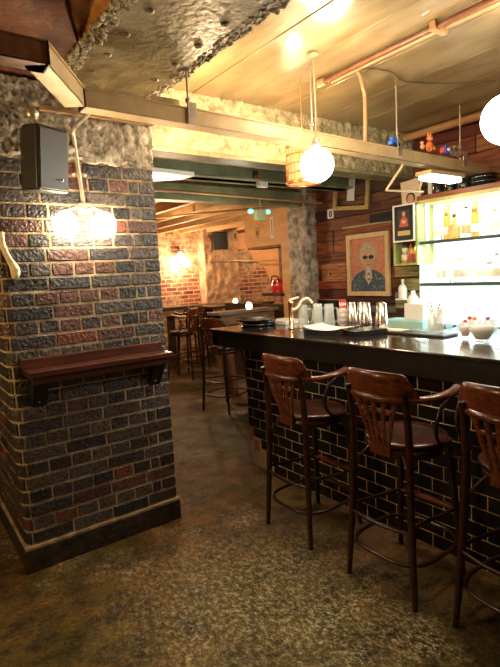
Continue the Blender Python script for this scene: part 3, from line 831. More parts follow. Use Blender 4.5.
# ---- back-bar shelving
YS0, YS1 = .2, 2.76
u = thing('back_bar_shelves', (4.15,1.8,0), 'brightly backlit white back-bar shelf unit on the plank wall', 'shelving')
B().box((4.255,YS0,.98),(4.285,2.99,2.10)).build('light_panel', M_lightpanel, u)
for z in (1.355,1.735):
    B().box((4.0,YS0,z),(4.255,YS1+.05,z+.028)).build('shelf', M_shelf, u, bevel=.002)
B().box((3.98,YS0,2.13),(4.27,YS1+.06,2.17)).build('top_plank', M_toplank, u, bevel=.004)
B().box((3.99,YS0,2.098),(4.25,YS1+.04,2.13)).build('under_board', mat('ochre_board', (.60,.48,.16), (.72,.6,.25), rough=.5, nscale=8), u)
B().box((4.0,YS1-.02,1.72),(4.05,YS1+.0,2.10)).build('upright', M_white, u)
# back counter below
t = thing('back_counter', (3.95,1.5,0), 'low back counter under the backlit shelves', 'counter')
B().box((3.72,-1.5,.86),(4.27,3.6,.90)).build('worktop', M_greyedge, t, bevel=.003)
B().box((3.75,-1.5,0),(4.27,3.6,.86)).build('cabinet', M_darkwood, t)

# ---- bottles
def bottle_protos():
    P = {}
    profs = {
     'round': [(0,0),(.036,0),(.038,.01),(.038,.15),(.034,.175),(.015,.205),(.0135,.25),(.016,.252),(.016,.265),(0,.265)],
     'stout': [(0,0),(.046,0),(.048,.012),(.046,.11),(.036,.145),(.017,.165),(.016,.20),(0,.20)],
     'tall':  [(0,0),(.032,0),(.034,.01),(.034,.18),(.026,.21),(.012,.24),(.012,.30),(0,.30)],
     'flask': [(0,0),(.05,0),(.052,.03),(.04,.10),(.018,.14),(.014,.19),(.02,.195),(.02,.215),(0,.215)],
    }
    return profs
BP = bottle_protos()
tints = {'clear':(.85,.95,.92),'amber':(.65,.28,.05),'green':(.3,.65,.4),'white':(.9,.92,.9),'gold':(.8,.6,.25),'aqua':(.5,.85,.85)}
def make_bottle(kind, tint, cap, lab):
    t = thing('bottle', (0,0,0), 'bottle', 'bottle')
    pr = BP[kind]
    body = B(); body.col = tints[tint]; body.lathe(pr[:-3], n=18); body.build('body', M_bottle, t, local=True)
    top = pr[-3:]; z0 = pr[-4][1]
    c = B(); c.col = cap; c.lathe([(0,z0-.002),(pr[-4][0]+.002,z0-.002),(pr[-4][0]+.002,pr[-1][1]),(0,pr[-1][1])], n=14); c.build('cap', M_hueflat, t, local=True)
    l = B(); l.col = lab; rr = pr[2][0]+.0008; l.lathe([(rr,.04),(rr,.11)], n=18); l.build('label', M_hueflat, t, local=True)
    return t
capcol = {'black':(.02,.02,.02),'gold':(.6,.4,.1),'white':(.85,.85,.85),'red':(.5,.03,.03),'blue':(.05,.2,.7)}
specs = [('round','clear','white'),('tall','amber','gold'),('stout','gold','white'),('round','clear','black'),('flask','clear','gold'),('tall','clear','white'),
         ('round','white','white'),('stout','aqua','white'),('tall','green','black'),('flask','amber','black'),('stout','clear','white'),('round','gold','red')]
cn = {'clear':'clear','amber':'amber','green':'green','white':'frosted white','gold':'honey-gold','aqua':'aqua'}
kn = {'round':'round-shouldered','tall':'tall slim','stout':'squat','flask':'bell-shaped'}
def place_row(z, y0, y1, n, shelfname, seedv, kinds, x=4.10):
    rs = random.Random(seedv); protos = {}
    prevd = 'the shelf end'
    for i in range(n):
        y = y1-(y1-y0)*(i+.5)/n+rs.uniform(-.01,.01)
        sp_ = kinds[i % len(kinds)]
        labs = rs.choice([(.85,.85,.8),(.8,.8,.75),(.75,.7,.55),(.8,.5,.2)])
        if sp_ not in protos:
            o = make_bottle(sp_[0], sp_[1], capcol[sp_[2]], labs); protos[sp_] = o
        else: o = dup(protos[sp_])
        o.location = (x+rs.uniform(-.03,.03), y, z)
        d = f"{kn[sp_[0]]} {cn[sp_[1]]}"
        ordn = ['first','second','third','fourth','fifth','sixth','seventh','eighth','ninth','tenth','eleventh','twelfth','thirteenth','fourteenth'][i]
        o['label'] = f"{d} bottle, {ordn} from the left on the {shelfname}"
        o['group'] = f"bottles on the {shelfname}"
place_row(1.763, 1.6, 2.72, 13, 'upper backlit shelf', 3, [specs[i] for i in (6,1,9,3,1,6,4,8,0,2,7,5,11)])
place_row(1.383, 1.6, 2.72, 12, 'middle backlit shelf', 4, [specs[i] for i in (0,6,4,6,0,10,5,7,6,3,0,2)])
# tall vase-like white column on the upper shelf end seen as white column
# ---- pots and trays on the top plank
for i, (y, r, h_, lab) in enumerate(((2.68,.05,.11,'dark cocktail jug at the left end of the top plank'),(2.56,.05,.12,'dark steel pot second from the left on the top plank'),(2.43,.06,.10,'dark steel pot third from the left on the top plank'),(2.02,.05,.12,'dark metal pot at the far right of the top plank'))):
    t = thing('steel_pot', (4.1,y,2.17), lab, 'pot', 'dark pots on the top plank')
    B().lathe([(0,2.172),(r*.9,2.172),(r,2.19),(r,2.172+h_),(r*.94,2.172+h_),(r*.93,2.19),(0,2.19)], (4.1,y,0), 20).build('body', mat('dark_steel', (.03,.028,.03), (.12,.11,.1), rough=.25, metal=.7, nscale=20), t)
    B().tube(smooth_pts([(4.1-r,y,2.25),(4.1-r-.035,y-.01,2.24),(4.1-r-.03,y-.01,2.20),(4.1-r,y,2.19)],4), .005, 6).build('handle', M_chrome, t)
for i, (zz, rr) in enumerate(((2.172,.10),(2.19,.105),(2.208,.11),(2.226,.105),(2.244,.11))):
    tag(B().lathe([(0,0),(rr*.7,0),(rr,.012),(rr,.015),(rr*.68,.004),(0,.004)], (4.08,2.24,zz), 28).build('steel_plate', M_chrome if i % 2 else M_black), ['black','steel','black','steel','black'][i]+' round plate, '+['lowest','second from bottom','middle','second from top','topmost'][i]+' in the stack on the top plank', 'plate', 'stacked plates on the top plank')
tag(B().lathe([(0,2.172),(.03,2.172),(.03,2.36),(.012,2.40),(0,2.40)],(4.15,2.78,0),14).build('white_canister', M_white), 'tall white canister standing at the left end of the top plank', 'canister')

# ---- small green cabinet with bottles
t = thing('wall_cabinet', (4.2,2.96,1.56), 'small open lime-washed wall cabinet beside the backlit shelves', 'cabinet')
B().box((4.0,2.83,1.555),(4.27,2.85,2.11)).box((4.0,3.08,1.555),(4.27,3.10,2.11)).box((4.0,2.85,1.555),(4.27,3.08,1.575)).box((4.0,2.85,2.09),(4.27,3.08,2.11)).build('body', M_green_cab, t)
B().box((4.25,2.85,1.575),(4.275,3.08,2.09)).build('back_board', M_tablewood, t)
for i, (y, c, lab) in enumerate(((2.885,'amber','red-brown bottle nearest the lime-washed side in the small cabinet'),(2.945,'amber','red-brown bottle in the middle of the small cabinet'),(3.01,'gold','pale gold bottle at the left inside the small cabinet'))):
    o = make_bottle('round' if i < 2 else 'stout', c, (.3,.02,.02) if i < 2 else (.8,.8,.8), (.35,.05,.03) if i < 2 else (.7,.6,.4)); o.location = (4.06, y, 1.576); o['label'] = lab; o['group'] = 'bottles in the small cabinet'
    for ch in o.children: ch.scale = (.8,.8,.72)

# ---- pictures on the plank wall
def frame(name, y0, y1, z0, z1, x, fw, fm, label, cat='picture', depth=.03, rx=0.):
    cy, cz = (y0+y1)/2, (z0+z1)/2
    t = thing(name, (x, cy, cz), label, cat)
    M = Matrix.Translation((x,cy,cz)) @ Matrix.Rotation(rx, 4, 'X') @ Matrix.Translation((-x,-cy,-cz))
    b = B()
    b.box((x-depth,y0,z0),(x,y0+fw,z1), M=M).box((x-depth,y1-fw,z0),(x,y1,z1), M=M).box((x-depth,y0+fw,z0),(x,y1-fw,z0+fw), M=M).box((x-depth,y0+fw,z1-fw),(x,y1-fw,z1), M=M)
    b.build('frame', fm, t, bevel=.003)
    return t, M
xw = XW-.012
def flatpoly(b, x, pts, cy, cz, s, col, th=.0015):
    """pts (u right, v up) as seen from the bar room; u right = -y"""
    b.prism([(x, cy-u*s, cz+v*s) for u, v in pts][::-1], (-th,0,0), col=col)
def ell(cu, cv_, ru, rv, n=20, a0=0, a1=360):
    return [(cu+ru*math.cos(math.radians(a0+(a1-a0)*i/n)), cv_+rv*math.sin(math.radians(a0+(a1-a0)*i/n))) for i in range(n if a1-a0 == 360 else n+1)]
# main portrait
t, M = frame('framed_portrait', 3.36, 3.95, 1.245, 1.925, xw, .05, M_woodframe, 'pale wood framed portrait of a white-haired person in dark glasses', 'painting', .035)
cy, cz = 3.655, 1.585
b = B()
b.box((xw-.012,3.40,1.29),(xw-.008,3.91,1.88), col=(.58,.22,.13))
s = .29
X = xw-.012
flatpoly(b, X, [(-.86,-1.0),(-.84,-.62),(-.62,-.36),(-.25,-.2),(.3,-.2),(.62,-.36),(.84,-.62),(.86,-1.0)], cy, cz, s, (.06,.085,.12))
rs = random.Random(2)
for k in range(110):
    uu, vv = rs.uniform(-.78,.78), rs.uniform(-.97,-.38)
    if abs(uu) > .18: flatpoly(b, X-.0015, ell(uu,vv,.025,.025,5), cy, cz, s, (.25,.3,.34), .001)
flatpoly(b, X-.0015, ell(.0,.36,.38,.46,24), cy, cz, s, (.42,.40,.30))
flatpoly(b, X-.003, ell(.02,.28,.26,.36,24), cy, cz, s, (.55,.32,.20))
flatpoly(b, X-.003, [(-.12,-.1),(.16,-.1),(.2,-.5),(.02,-.75),(-.15,-.5)], cy, cz, s, (.50,.42,.28))
flatpoly(b, X-.0045, ell(-.12,.28,.12,.075,16), cy, cz, s, (.01,.01,.01))
flatpoly(b, X-.0045, ell(.17,.28,.12,.075,16), cy, cz, s, (.01,.01,.01))
flatpoly(b, X-.0045, [(-.05,.30),(.08,.30),(.08,.28),(-.05,.28)], cy, cz, s, (.01,.01,.01))
flatpoly(b, X-.0045, [(0,.2),(.05,.2),(.07,.1),(-.02,.1)], cy, cz, s, (.42,.22,.14))
flatpoly(b, X-.0045, ell(.03,-.0,.09,.022,14), cy, cz, s, (.35,.07,.06))
for k in range(5): flatpoly(b, X-.005, ell(.02+.02*(k%2),-.25-.1*k,.05,.04,8), cy, cz, s, (.10,.08,.06) if k % 2 else (.65,.6,.5), .001)
b.build('canvas', M_hue, t)
# black framed award
t, M = frame('black_award_frame', 2.845, 3.085, 1.775, 2.12, 3.995, .014, M_white, 'black backed award in a silver frame hanging above the small cabinet', 'picture', .02)
b = B().box((3.988,2.857,1.785),(3.992,3.075,2.11), col=(.015,.014,.014))
cy, cz, s = 2.965, 1.95, .115
flatpoly(b, 3.988, [(-.55,-.35),(.55,-.35),(.55,1.05),(-.55,1.05)], cy, cz, s, (.05,.045,.045))
flatpoly(b, 3.986, [(-.45,-.3),(-.3,.3),(-.1,.5),(.15,.5),(.35,.25),(.4,-.3)], cy, cz, s, (.55,.10,.06))
flatpoly(b, 3.985, ell(0,.72,.15,.2,14), cy, cz, s, (.6,.35,.22)); flatpoly(b, 3.984, ell(0,.1,.2,.15,12), cy, cz, s, (.7,.4,.28))
flatpoly(b, 3.986, [(-.6,-1.0),(.6,-1.0),(.6,-.62),(-.6,-.62)], cy, cz, s, (.6,.42,.15))
b.build('print', M_hueflat, t)
# unframed portrait behind
t = thing('small_portrait', (4.05,2.93,2.25), 'unframed canvas of a dark-haired head above the black award frame', 'painting')
M = Matrix.Translation((4.05,2.93,2.25)) @ Matrix.Rotation(-.08,4,'X') @ Matrix.Translation((-4.05,-2.93,-2.25))
B().box((4.04,2.83,2.115),(4.06,3.03,2.34), M=M).build('canvas', mat('beige_canvas', (.55,.42,.32), (.62,.5,.38), rough=.6, nscale=9), t)
b = B(); flatpoly(b, 4.039, ell(.05,-.45,.5,.5,20), 2.93, 2.22, .10, (.03,.02,.018)); flatpoly(b, 4.037, ell(.05,-.55,.36,.45,20), 2.93, 2.22, .10, (.5,.25,.15))
b.build('painted_head', M_hueflat, t)
# hanging gold frame (empty) with white tag
t, M = frame('gold_frame', 3.60, 4.12, 2.20, 2.75, xw, .045, M_goldframe, 'tilted gold picture frame half hidden behind the masonry beam', 'picture frame', .03, .10)
t = thing('white_plaque', (xw,3.88,2.42), 'white rounded plaque hung inside the tilted gold frame', 'plaque')
B().box((xw-.012,3.82,2.30),(xw,3.93,2.54), M=Matrix.Translation((xw,3.87,2.42)) @ Matrix.Rotation(.10,4,'X') @ Matrix.Translation((-xw,-3.87,-2.42))).build('board', M_white, t, bevel=.01, seg=3)
# number card
t = thing('number_card', (xw,4.205,2.20), 'small white card with a dark 0 on the plank wall', 'card')
B().box((xw-.004,4.155,2.145),(xw,4.255,2.255)).build('card', M_paper, t)
b = B(); pts = []
n = 24; vs = []; fs = []
b = B(); b.prism([(xw-.0045, 4.205-.026*math.cos(a), 2.20+.038*math.sin(a)) for a in [2*PI*i/n for i in range(n)]], (-.001,0,0), col=(.02,.03,.025))
b.prism([(xw-.0057, 4.205-.009*math.cos(a), 2.20+.024*math.sin(a)) for a in [2*PI*i/n for i in range(n)]], (-.001,0,0), col=(.5,.52,.48))
b.build('numeral', M_hueflat, t)
# iron star ornament
t = thing('iron_ornament', (xw,4.22,1.50), 'small black iron cross-shaped ornament on an orange plank', 'ornament')
b = B()
for k in range(4):
    a = k*PI/2; b.tube([(xw-.01,4.22,1.50),(xw-.01,4.22+.05*math.cos(a),1.50+.065*math.sin(a))], [.014,.006], 8)
    b.ball((xw-.01,4.22+.05*math.cos(a),1.50+.065*math.sin(a)), .012)
b.build('cross', M_iron, t)
struct(B().box((xw-.02,3.98,1.41),(xw+.0,4.36,1.62), col=(.42,.17,.06)).build('trim_6', M_plank), 'orange plank panel carrying the iron ornament')
struct(B().box((xw-.035,3.32,2.005),(xw,4.0,2.02), col=(.6,.5,.28)).box((xw-.03,3.32,1.93),(xw,4.0,2.005), col=(.24,.07,.03)).build('trim_7', M_plank), 'moulding above the framed portrait')
struct(B().box((xw-.01,3.33,2.02),(xw,3.62,2.12), col=(.012,.01,.01)).build('trim_8', M_plank), 'black board on the plank wall')
struct(B().box((xw-.03,4.0,1.19),(xw,4.6,1.205), col=(.42,.22,.1)).build('trim_9', M_plank), 'low rail on the plank wall')
struct(B().box((xw-.01,4.15,.95),(xw,4.6,1.18), col=(.012,.01,.01)).build('trim_10', M_plank))
# carved lettering board, unreadable
t = thing('letter_board', (xw,3.5,1.09), 'narrow grey board with small worn lettering under the portrait', 'sign')
B().box((xw-.012,3.30,1.07),(xw+.015,3.72,1.135)).build('board', mat('grey_board', (.10,.09,.07), (.18,.16,.12), rough=.6, nscale=12), t)
# lime-washed boards near shelves
struct(B().box((xw-.012,2.98,1.12),(xw,3.30,1.28), col=(.30,.27,.10)).box((xw-.012,3.0,1.30),(xw,3.22,1.42), col=(.26,.24,.10)).box((xw-.012,3.02,1.44),(xw,3.30,1.54), col=(.36,.28,.10)).build('trim_11', M_plank), 'lime-washed boards under the small cabinet')
# white bottle hanging on wall
t = thing('soap_bottle', (4.27,3.165,1.24), 'plain white bottle standing out against the lime-washed boards', 'bottle')
B().lathe([(0,1.225),(.04,1.225),(.043,1.24),(.043,1.33),(.03,1.36),(.014,1.365),(.014,1.395),(0,1.395)], (4.22,3.165,0), 20).build('body', M_white, t)
B().lathe([(0,1.395),(.016,1.395),(.016,1.42),(0,1.42)], (4.22,3.165,0), 14).build('cap', M_white, t)
B().box((4.17,3.11,1.21),(4.29,3.22,1.225)).build('bracket', M_white, t)
# small stuff on the back counter
t = thing('straw_cup', (3.95,3.22,.9), 'pale blue cup of yellow-tipped straws on the back counter', 'cup')
B().lathe([(0,.902),(.03,.902),(.045,1.06),(.042,1.06),(.028,.91),(0,.91)], (3.95,3.22,0), 18).build('cup', mat('pale_blue_glass', (.55,.75,.8), rough=.15, trans=.4), t)
for k in range(7): B().tube([(3.95+.012*math.cos(k),3.22+.012*math.sin(k),.92),(3.95+.035*math.cos(k),3.22+.035*math.sin(k),1.10)], .004, 6).build('straw', mat('yellow_straw', (.75,.7,.25), rough=.4), t)
for i, (z0, z1, c, lab) in enumerate(((.90,.98,(.10,.22,.22),'dark teal crate under the pale crate on the back counter'),(.982,1.06,(.42,.72,.68),'pale aqua crate on top of the dark teal one'))):
    o = B().box((3.76,2.62,z0),(3.97,3.05,z1), col=c).build('crate', M_hueflat, bevel=.008); tag(o, lab, 'crate')
t = thing('paper_towel_box', (4.1,2.86,1.06), 'white box on the pale aqua crate before the light panel', 'box')
B().box((3.80,2.64,1.062),(3.95,2.84,1.21)).build('body', M_white, t, bevel=.006)
tag(B().lathe([(0,1.222),(.05,1.222),(.055,1.25),(.03,1.29),(.018,1.30),(.018,1.33),(0,1.33)], (3.88,2.80,-.01), 18).build('white_jar', M_white), 'small round white jar standing on the white box', 'jar')
tag(B().box((3.8,1.5,.902),(4.1,2.5,.98), col=(.08,.30,.38)).build('sink_edge', M_hueflat, bevel=.006), 'blue-green ledge on the back counter below the shelves', 'ledge')
# row of glasses on the back counter against the light panel
def tumbler(r0, r1, h, th=.003):
    return [(0,0),(r0,0),(r1,h),(r1-th,h),(r0-th,.006),(0,.006)]
g0 = None
for i in range(10):
    y = 2.5-.1*i
    if g0 is None:
        g0 = tag(B().lathe(tumbler(.03,.038,.13), n=18).build('tumbler', M_glass), 'glass', 'glass', 'glasses on the blue-green ledge'); o = g0
    else: o = dup(g0)
    o.location = (3.98, y, .981); o['label'] = 'clear tumbler, '+['first','second','third','fourth','fifth','sixth','seventh','eighth','ninth','tenth'][i]+' from the left on the blue-green ledge'

# ---- things on the bar top
ZB = 1.10
# black round trays
for i, (x, y, zz, r, tilt) in enumerate(((2.62,3.50,ZB,.16,0),(2.63,3.50,ZB+.022,.155,0),(2.58,3.49,ZB+.044,.17,0))):
    o = B().lathe([(0,0),(r*.9,0),(r,.02),(r-.006,.02),(r*.88,.006),(0,.006)], n=40).build('round_tray', mat('black_tray', (.010,.011,.012), rough=.22, coat=.3)); o.location = (x, y, zz)
    tag(o, ['lowest','middle','topmost'][i]+' black round serving tray in the stack on the bar end', 'tray', 'stacked trays on the bar end')
# beer tap
t = thing('beer_tap', (2.56,2.98,ZB), 'copper and cream swan-neck tap standing on the bar', 'tap')
B().lathe([(0,0),(.028,0),(.028,.01),(.019,.015),(.019,.20),(.022,.205),(.022,.225),(0,.23)], (2.56,2.98,ZB), 20).build('column', M_brass, t)
B().tube(smooth_pts([(2.56,2.975,ZB+.15),(2.60,2.945,ZB+.17),(2.63,2.92,ZB+.225),(2.665,2.89,ZB+.235),(2.69,2.87,ZB+.20)],6), .011, 12).build('spout', mat('cream_enamel', (.85,.75,.6), rough=.15), t)
B().tube([(2.555,2.99,ZB+.232),(2.62,2.95,ZB+.25)], [.010,.008], 10).build('lever', mat('cream_enamel', (.85,.75,.6)), t)
# white boxes behind tap
tag(B().box((2.72,3.25,ZB),(2.95,3.52,ZB+.035), col=(.7,.66,.6)).build('napkin_tray', M_hueflat, bevel=.006), 'low white napkin box behind the tap', 'box')
# glass jugs with handles
jug0 = None
for i, (x, y, lab) in enumerate(((2.66,2.95,'clear glass mug nearest the swan-neck tap'),(2.735,2.86,'clear glass mug in the middle of the mug group'),(2.80,2.80,'clear glass mug nearest the red straws'),(2.80,2.93,'clear glass mug at the back of the mug group'))):
    if jug0 is None:
        t = thing('glass_mug', (0,0,0), lab, 'mug', 'glass mugs by the tap')
        B().lathe([(0,0),(.043,0),(.045,.01),(.036,.17),(.038,.185),(.034,.185),(.032,.17),(.04,.012),(0,.012)], n=24).build('body', M_glass, t, local=True)
        B().lathe([(.0455,.0),(.0455,.012)], n=24).build('rim_band', M_chrome, t, local=True)
        B().tube(smooth_pts([(.036,0,.15),(.07,0,.145),(.078,0,.10),(.065,0,.05),(.042,0,.04)],5), .006, 8).build('handle', M_glass, t, local=True)
        jug0 = t; o = t
    else: o = dup(jug0)
    o.location = (x, y, ZB); o.rotation_euler = (0,0,-.6); o['label'] = lab
# folded menus / clipboards
t = thing('menu_folder', (2.5,2.5,ZB), 'black folder with a curled white sheet lying on the bar', 'menu')
Mx = Matrix.Translation((2.52,2.50,0)) @ Matrix.Rotation(.15,4,'Z')
b = B()
for k in range(3): b.box((-.11,-.15,ZB+.012*k+.001),(.12,.17,ZB+.012*k+.010), M=Mx)
b.build('covers', M_black, t, bevel=.002)
b = B().grid(lambda u, v: tuple(Mx @ Vector((-.115+.235*u, -.15+.32*v, ZB+.037+.02*(2*abs(v-.45))**2))), 6, 14)
b.build('sheet', M_paper, t, solid=.002)
t = thing('menu_clipboard', (2.62,2.25,ZB), 'black clipboards with a brass clip beside the open folder', 'clipboard')
Mx = Matrix.Translation((2.60,2.27,0)) @ Matrix.Rotation(-.25,4,'Z')
b = B()
for k in range(3): b.box((-.13,-.09,ZB+.013*k+.001),(.13,.11,ZB+.013*k+.011), M=Mx)
b.build('boards', M_black, t, bevel=.002)
B().box((-.135,.02,ZB+.005),(-.12,.08,ZB+.045), M=Mx).tube([Mx @ Vector((-.13,.0,ZB+.04)), Mx @ Vector((-.13,.09,ZB+.04))], .008, 8).build('clip', M_brass, t)
# tall stacks: red-white straws cup + steel shaker tins
t = thing('straw_glass', (2.83,2.69,ZB), 'tall glass crammed with red and white striped straws', 'glass')
B().lathe(tumbler(.032,.043,.15), (2.83,2.69,ZB), 20).build('glass', M_glass, t)
b = B(); rs = random.Random(8)
for k in range(18):
    a = 2*PI*k/18; rr = rs.uniform(.006,.024); top = Vector((2.83+1.4*rr*math.cos(a), 2.69+1.4*rr*math.sin(a), ZB+.21+rs.uniform(-.01,.01))); bot = Vector((2.83+rr*.8*math.cos(a), 2.69+rr*.8*math.sin(a), ZB+.01))
    for q in range(10):
        b.tube([bot.lerp(top,q/10), bot.lerp(top,(q+1)/10)], .0038, 6, col=(.7,.05,.04) if q % 2 else (.85,.82,.78))
b.build('straws', M_hueflat, t)
sh0 = None
for i, (x, y) in enumerate(((2.86,2.62),(2.88,2.535),(2.84,2.46),(2.90,2.37),(2.84,2.31))):
    if sh0 is None:
        t = thing('shaker_tin', (0,0,0), '', 'cocktail shaker tin', 'upturned shaker tins on the bar')
        b = B(); n = 24; vs = []; fs = []; cc = []
        prof = [(.040,0),(.043,.004),(.030,.195),(.0,.20)]
        cols_ = [(.82,.78,.74),(.35,.30,.28),(.75,.78,.85),(.15,.25,.6),(.8,.82,.85),(.6,.35,.25)]
        b.col = (.8,.78,.75); b.lathe(prof, n=28)
        b.build('tin', M_chrome, t, local=True)
        B().lathe([(.0385,.045),(.041,.05),(.0385,.056)], n=28).build('lower_rim', M_chrome, t, local=True)
        sh0 = t; o = t
    else: o = dup(sh0)
    o.location = (x, y, ZB)
    o['label'] = ['upturned steel shaker tin next to the red and white straws','second upturned steel tin from the red and white straws','third upturned steel tin from the straws','fourth upturned steel tin from the straws','upturned steel tin standing alone nearest the drip mat'][i]
# drip mat with jar of bar tools
t = thing('drip_mat', (2.75,2.0,ZB), 'long black bar mat along the inner edge of the bar', 'bar mat')
Mx = Matrix.Translation((2.79,2.08,0)) @ Matrix.Rotation(0.0,4,'Z')
B().box((-.085,-.34,ZB+.001),(.085,.26,ZB+.014), M=Mx).build('mat', M_blackrubber, t, bevel=.004)
B().box((-.05,-.0,ZB+.014),(.05,.24,ZB+.022), M=Mx).build('white_cloth', mat('peach_cloth', (.6,.42,.3), (.75,.6,.45), rough=.8, nscale=20), t, bevel=.003)
t = thing('tool_jar', (2.78,1.84,ZB+.014), 'clear glass jar holding bar spoons and tools on the mat', 'jar')
B().lathe([(0,0),(.045,0),(.05,.01),(.05,.15),(.047,.15),(.046,.012),(0,.012)], (2.78,1.84,ZB+.015), 24).build('jar', M_glass, t)
for k in range(6):
    a = k*1.1; B().tube([(2.78+.025*math.cos(a),1.84+.025*math.sin(a),ZB+.03),(2.78-.05*math.cos(a),1.84-.05*math.sin(a),ZB+.21)], .004, 6, col=None).build('bar_spoon', M_chrome if k % 2 else M_brass, t)
# punch bowls of drinks with garnish at the right
def drink(x, y, r, h, lab, liq, garn):
    t = thing('drink_glass', (x,y,ZB), lab, 'glass', 'garnished glasses on the bar')
    B().lathe([(0,0),(r*.5,0),(r*.55,.01),(r*.95,h*.5),(r,h),(r*.95,h),(r*.9,h*.5),(r*.5,.014),(0,.014)], (x,y,ZB), 24).build('bowl', M_glass, t)
    B().lathe([(0,.016),(r*.48,.016),(r*.86,h*.5),(r*.88,h*.7),(0,h*.7)], (x,y,ZB), 24).build('drink', liq, t)
    for i, (dx, dy, c) in enumerate(garn): B().ball((x+dx,y+dy,ZB+h+.004), .012, 10, 8, col=c).build('garnish', M_hueflat, t)
M_milk = mat('milky_drink', (.85,.82,.72), rough=.2)
M_amberdrink = mat('amber_drink', (.8,.3,.04), rough=.1, trans=.4)
drink(2.70,1.49,.075,.13,'large bowl-shaped glass of pale drink with cherry garnishes', M_milk, ((-.03,.06,(.5,.04,.06)),(-.02,.035,(.7,.25,.04)),(.0,-.03,(.25,.1,.3))))
drink(2.76,1.63,.035,.10,'small glass of amber drink beside the large pale one', M_amberdrink, ((0,0,(.6,.05,.1)),))
drink(2.72,1.33,.045,.11,'glass with yellow garnish at the right edge of the bar', M_milk, ((.01,.02,(.7,.4,.05)),(-.01,-.01,(.8,.6,.1))))

# ---- back room furniture
t = thing('high_table', (3.85,5.5,0), 'high timber table with grey metal edge behind the bar end', 'table')
B().box((3.30,5.2,1.075),(4.22,5.46,1.095)).build('tabletop', M_tablewood, t, bevel=.003)
B().box((3.28,5.185,1.06),(4.24,5.2,1.098)).box((3.28,5.2,1.06),(3.295,5.47,1.098)).build('metal_edge', M_greyedge, t, bevel=.002)
for y in (5.21,5.42): B().box((3.33,y,.93),(4.18,y+.03,1.06)).build('apron', M_tablewood, t)
for x, y, dx in ((3.40,5.25,.06),(4.1,5.25,0),(3.40,5.40,.06),(4.1,5.40,0)):
    B().prism([(x-.05,y-.02,1.06),(x+.05,y-.02,1.06),(x+.09+dx,y-.02,0),(x+.02+dx,y-.02,0)], (0,.05,0)).build('leg', M_rustwood, t, bevel=.003)
def candle(x, y, z, lab):
    t = thing('candle_jar', (x,y,z), lab, 'candle', 'glowing candle jars in the back room')
    B().lathe([(0,0),(.03,0),(.042,.02),(.044,.05),(.03,.075),(.03,.085),(0,.085)], (x,y,z), 20).build('jar', mat('glowing_jar', (1,.9,.75), rough=.3, emis=(1,.85,.6), estr=3.), t)
    B().lathe([(0,.085),(.026,.085),(.02,.10),(0,.105)], (x,y,z), 14).build('wax', M_paper, t)
candle(3.86,5.34,1.095,'glowing white candle jar on the table with grey metal edge')
candle(4.88,7.15,1.06,'glowing white candle jar on the farther dark table by the brick')
t = thing('back_table', (4.9,7.2,0), 'dark high table against the rendered pier', 'table')
B().box((4.35,6.95,1.01),(5.6,7.7,1.05)).build('tabletop', M_darkwood, t, bevel=.004)
for x, y in ((4.42,7.0),(5.5,7.0),(4.42,7.62),(5.5,7.62)): B().box((x-.05,y-.04,0),(x+.05,y+.04,1.01)).build('leg', M_rustwood, t)
t = thing('ledge_table', (3.9,8.0,0), 'long dark high table below the brick wall lamp', 'table')
B().box((2.9,7.70,1.02),(4.8,7.97,1.06)).build('tabletop', M_darkwood, t, bevel=.004)
B().box((2.95,7.73,.90),(4.78,7.75,1.02)).build('apron', M_tablewood, t)
for x, y in ((3.0,7.78),(4.70,7.78),(4.0,7.92)): B().box((x-.06,y-.04,0),(x+.06,y+.04,1.02)).build('leg', M_darkwood, t)
dup(stool, (4.05,7.30,0), 1.5, 'dark stool tucked between the two far tables', 'stools in the back room')
# back-room wall lamp
t = thing('back_wall_lamp', (4.35,8.2,1.9), 'white shaded wall lamp glowing on the far brick wall', 'wall lamp')
B().lathe([(.03,.10),(.10,0),(.098,0),(.028,.10)], (4.38,8.12,1.93), 20).build('shade', M_white, t)
B().tube([(4.38,8.29,2.12),(4.38,8.16,2.12),(4.38,8.12,2.02)], .012, 8).build('arm', M_iron, t)
for x in (4.27, 4.49): B().ball((x,8.10,1.82), .075, 18, 12).build('bulb', M_glowwarm, t)
sp2 = speaker('loudspeaker_small', (5.10,7.86,2.20), -.5, .28,.24,.32, .1, 'small black loudspeaker hung under the joists on the rendered pier')
# red bag in the hatch
t = thing('red_bag', (4.2,5.25,1.28), 'shiny red handbag on the ledge behind the tap', 'bag')
B().box((XW-.09,5.08,1.24),(XW+.32,5.5,1.28)).build('support_ledge', M_darkwood, t)
b = B()
def bagf(u, v):
    a = 2*PI*u; zz = 1.28+.17*v; k = 1+.16*math.sin(PI*min(1,v*1.1))-.35*max(0,v-.6)
    return (4.30+.07*k*math.cos(a), 5.23+.125*k*math.sin(a), zz)
b.grid(bagf, 28, 10); b.ball((4.30,5.23,1.44), .085, 18, 8, (.6,1.05,.4))
b.build('body', M_red, t)
B().tube(smooth_pts([(4.24,5.31,1.43),(4.23,5.29,1.50),(4.23,5.17,1.50),(4.24,5.15,1.43)],5), .009, 8).build('handle', M_black, t)
B().ball((4.215,5.23,1.42), .014).build('clasp', M_black, t)
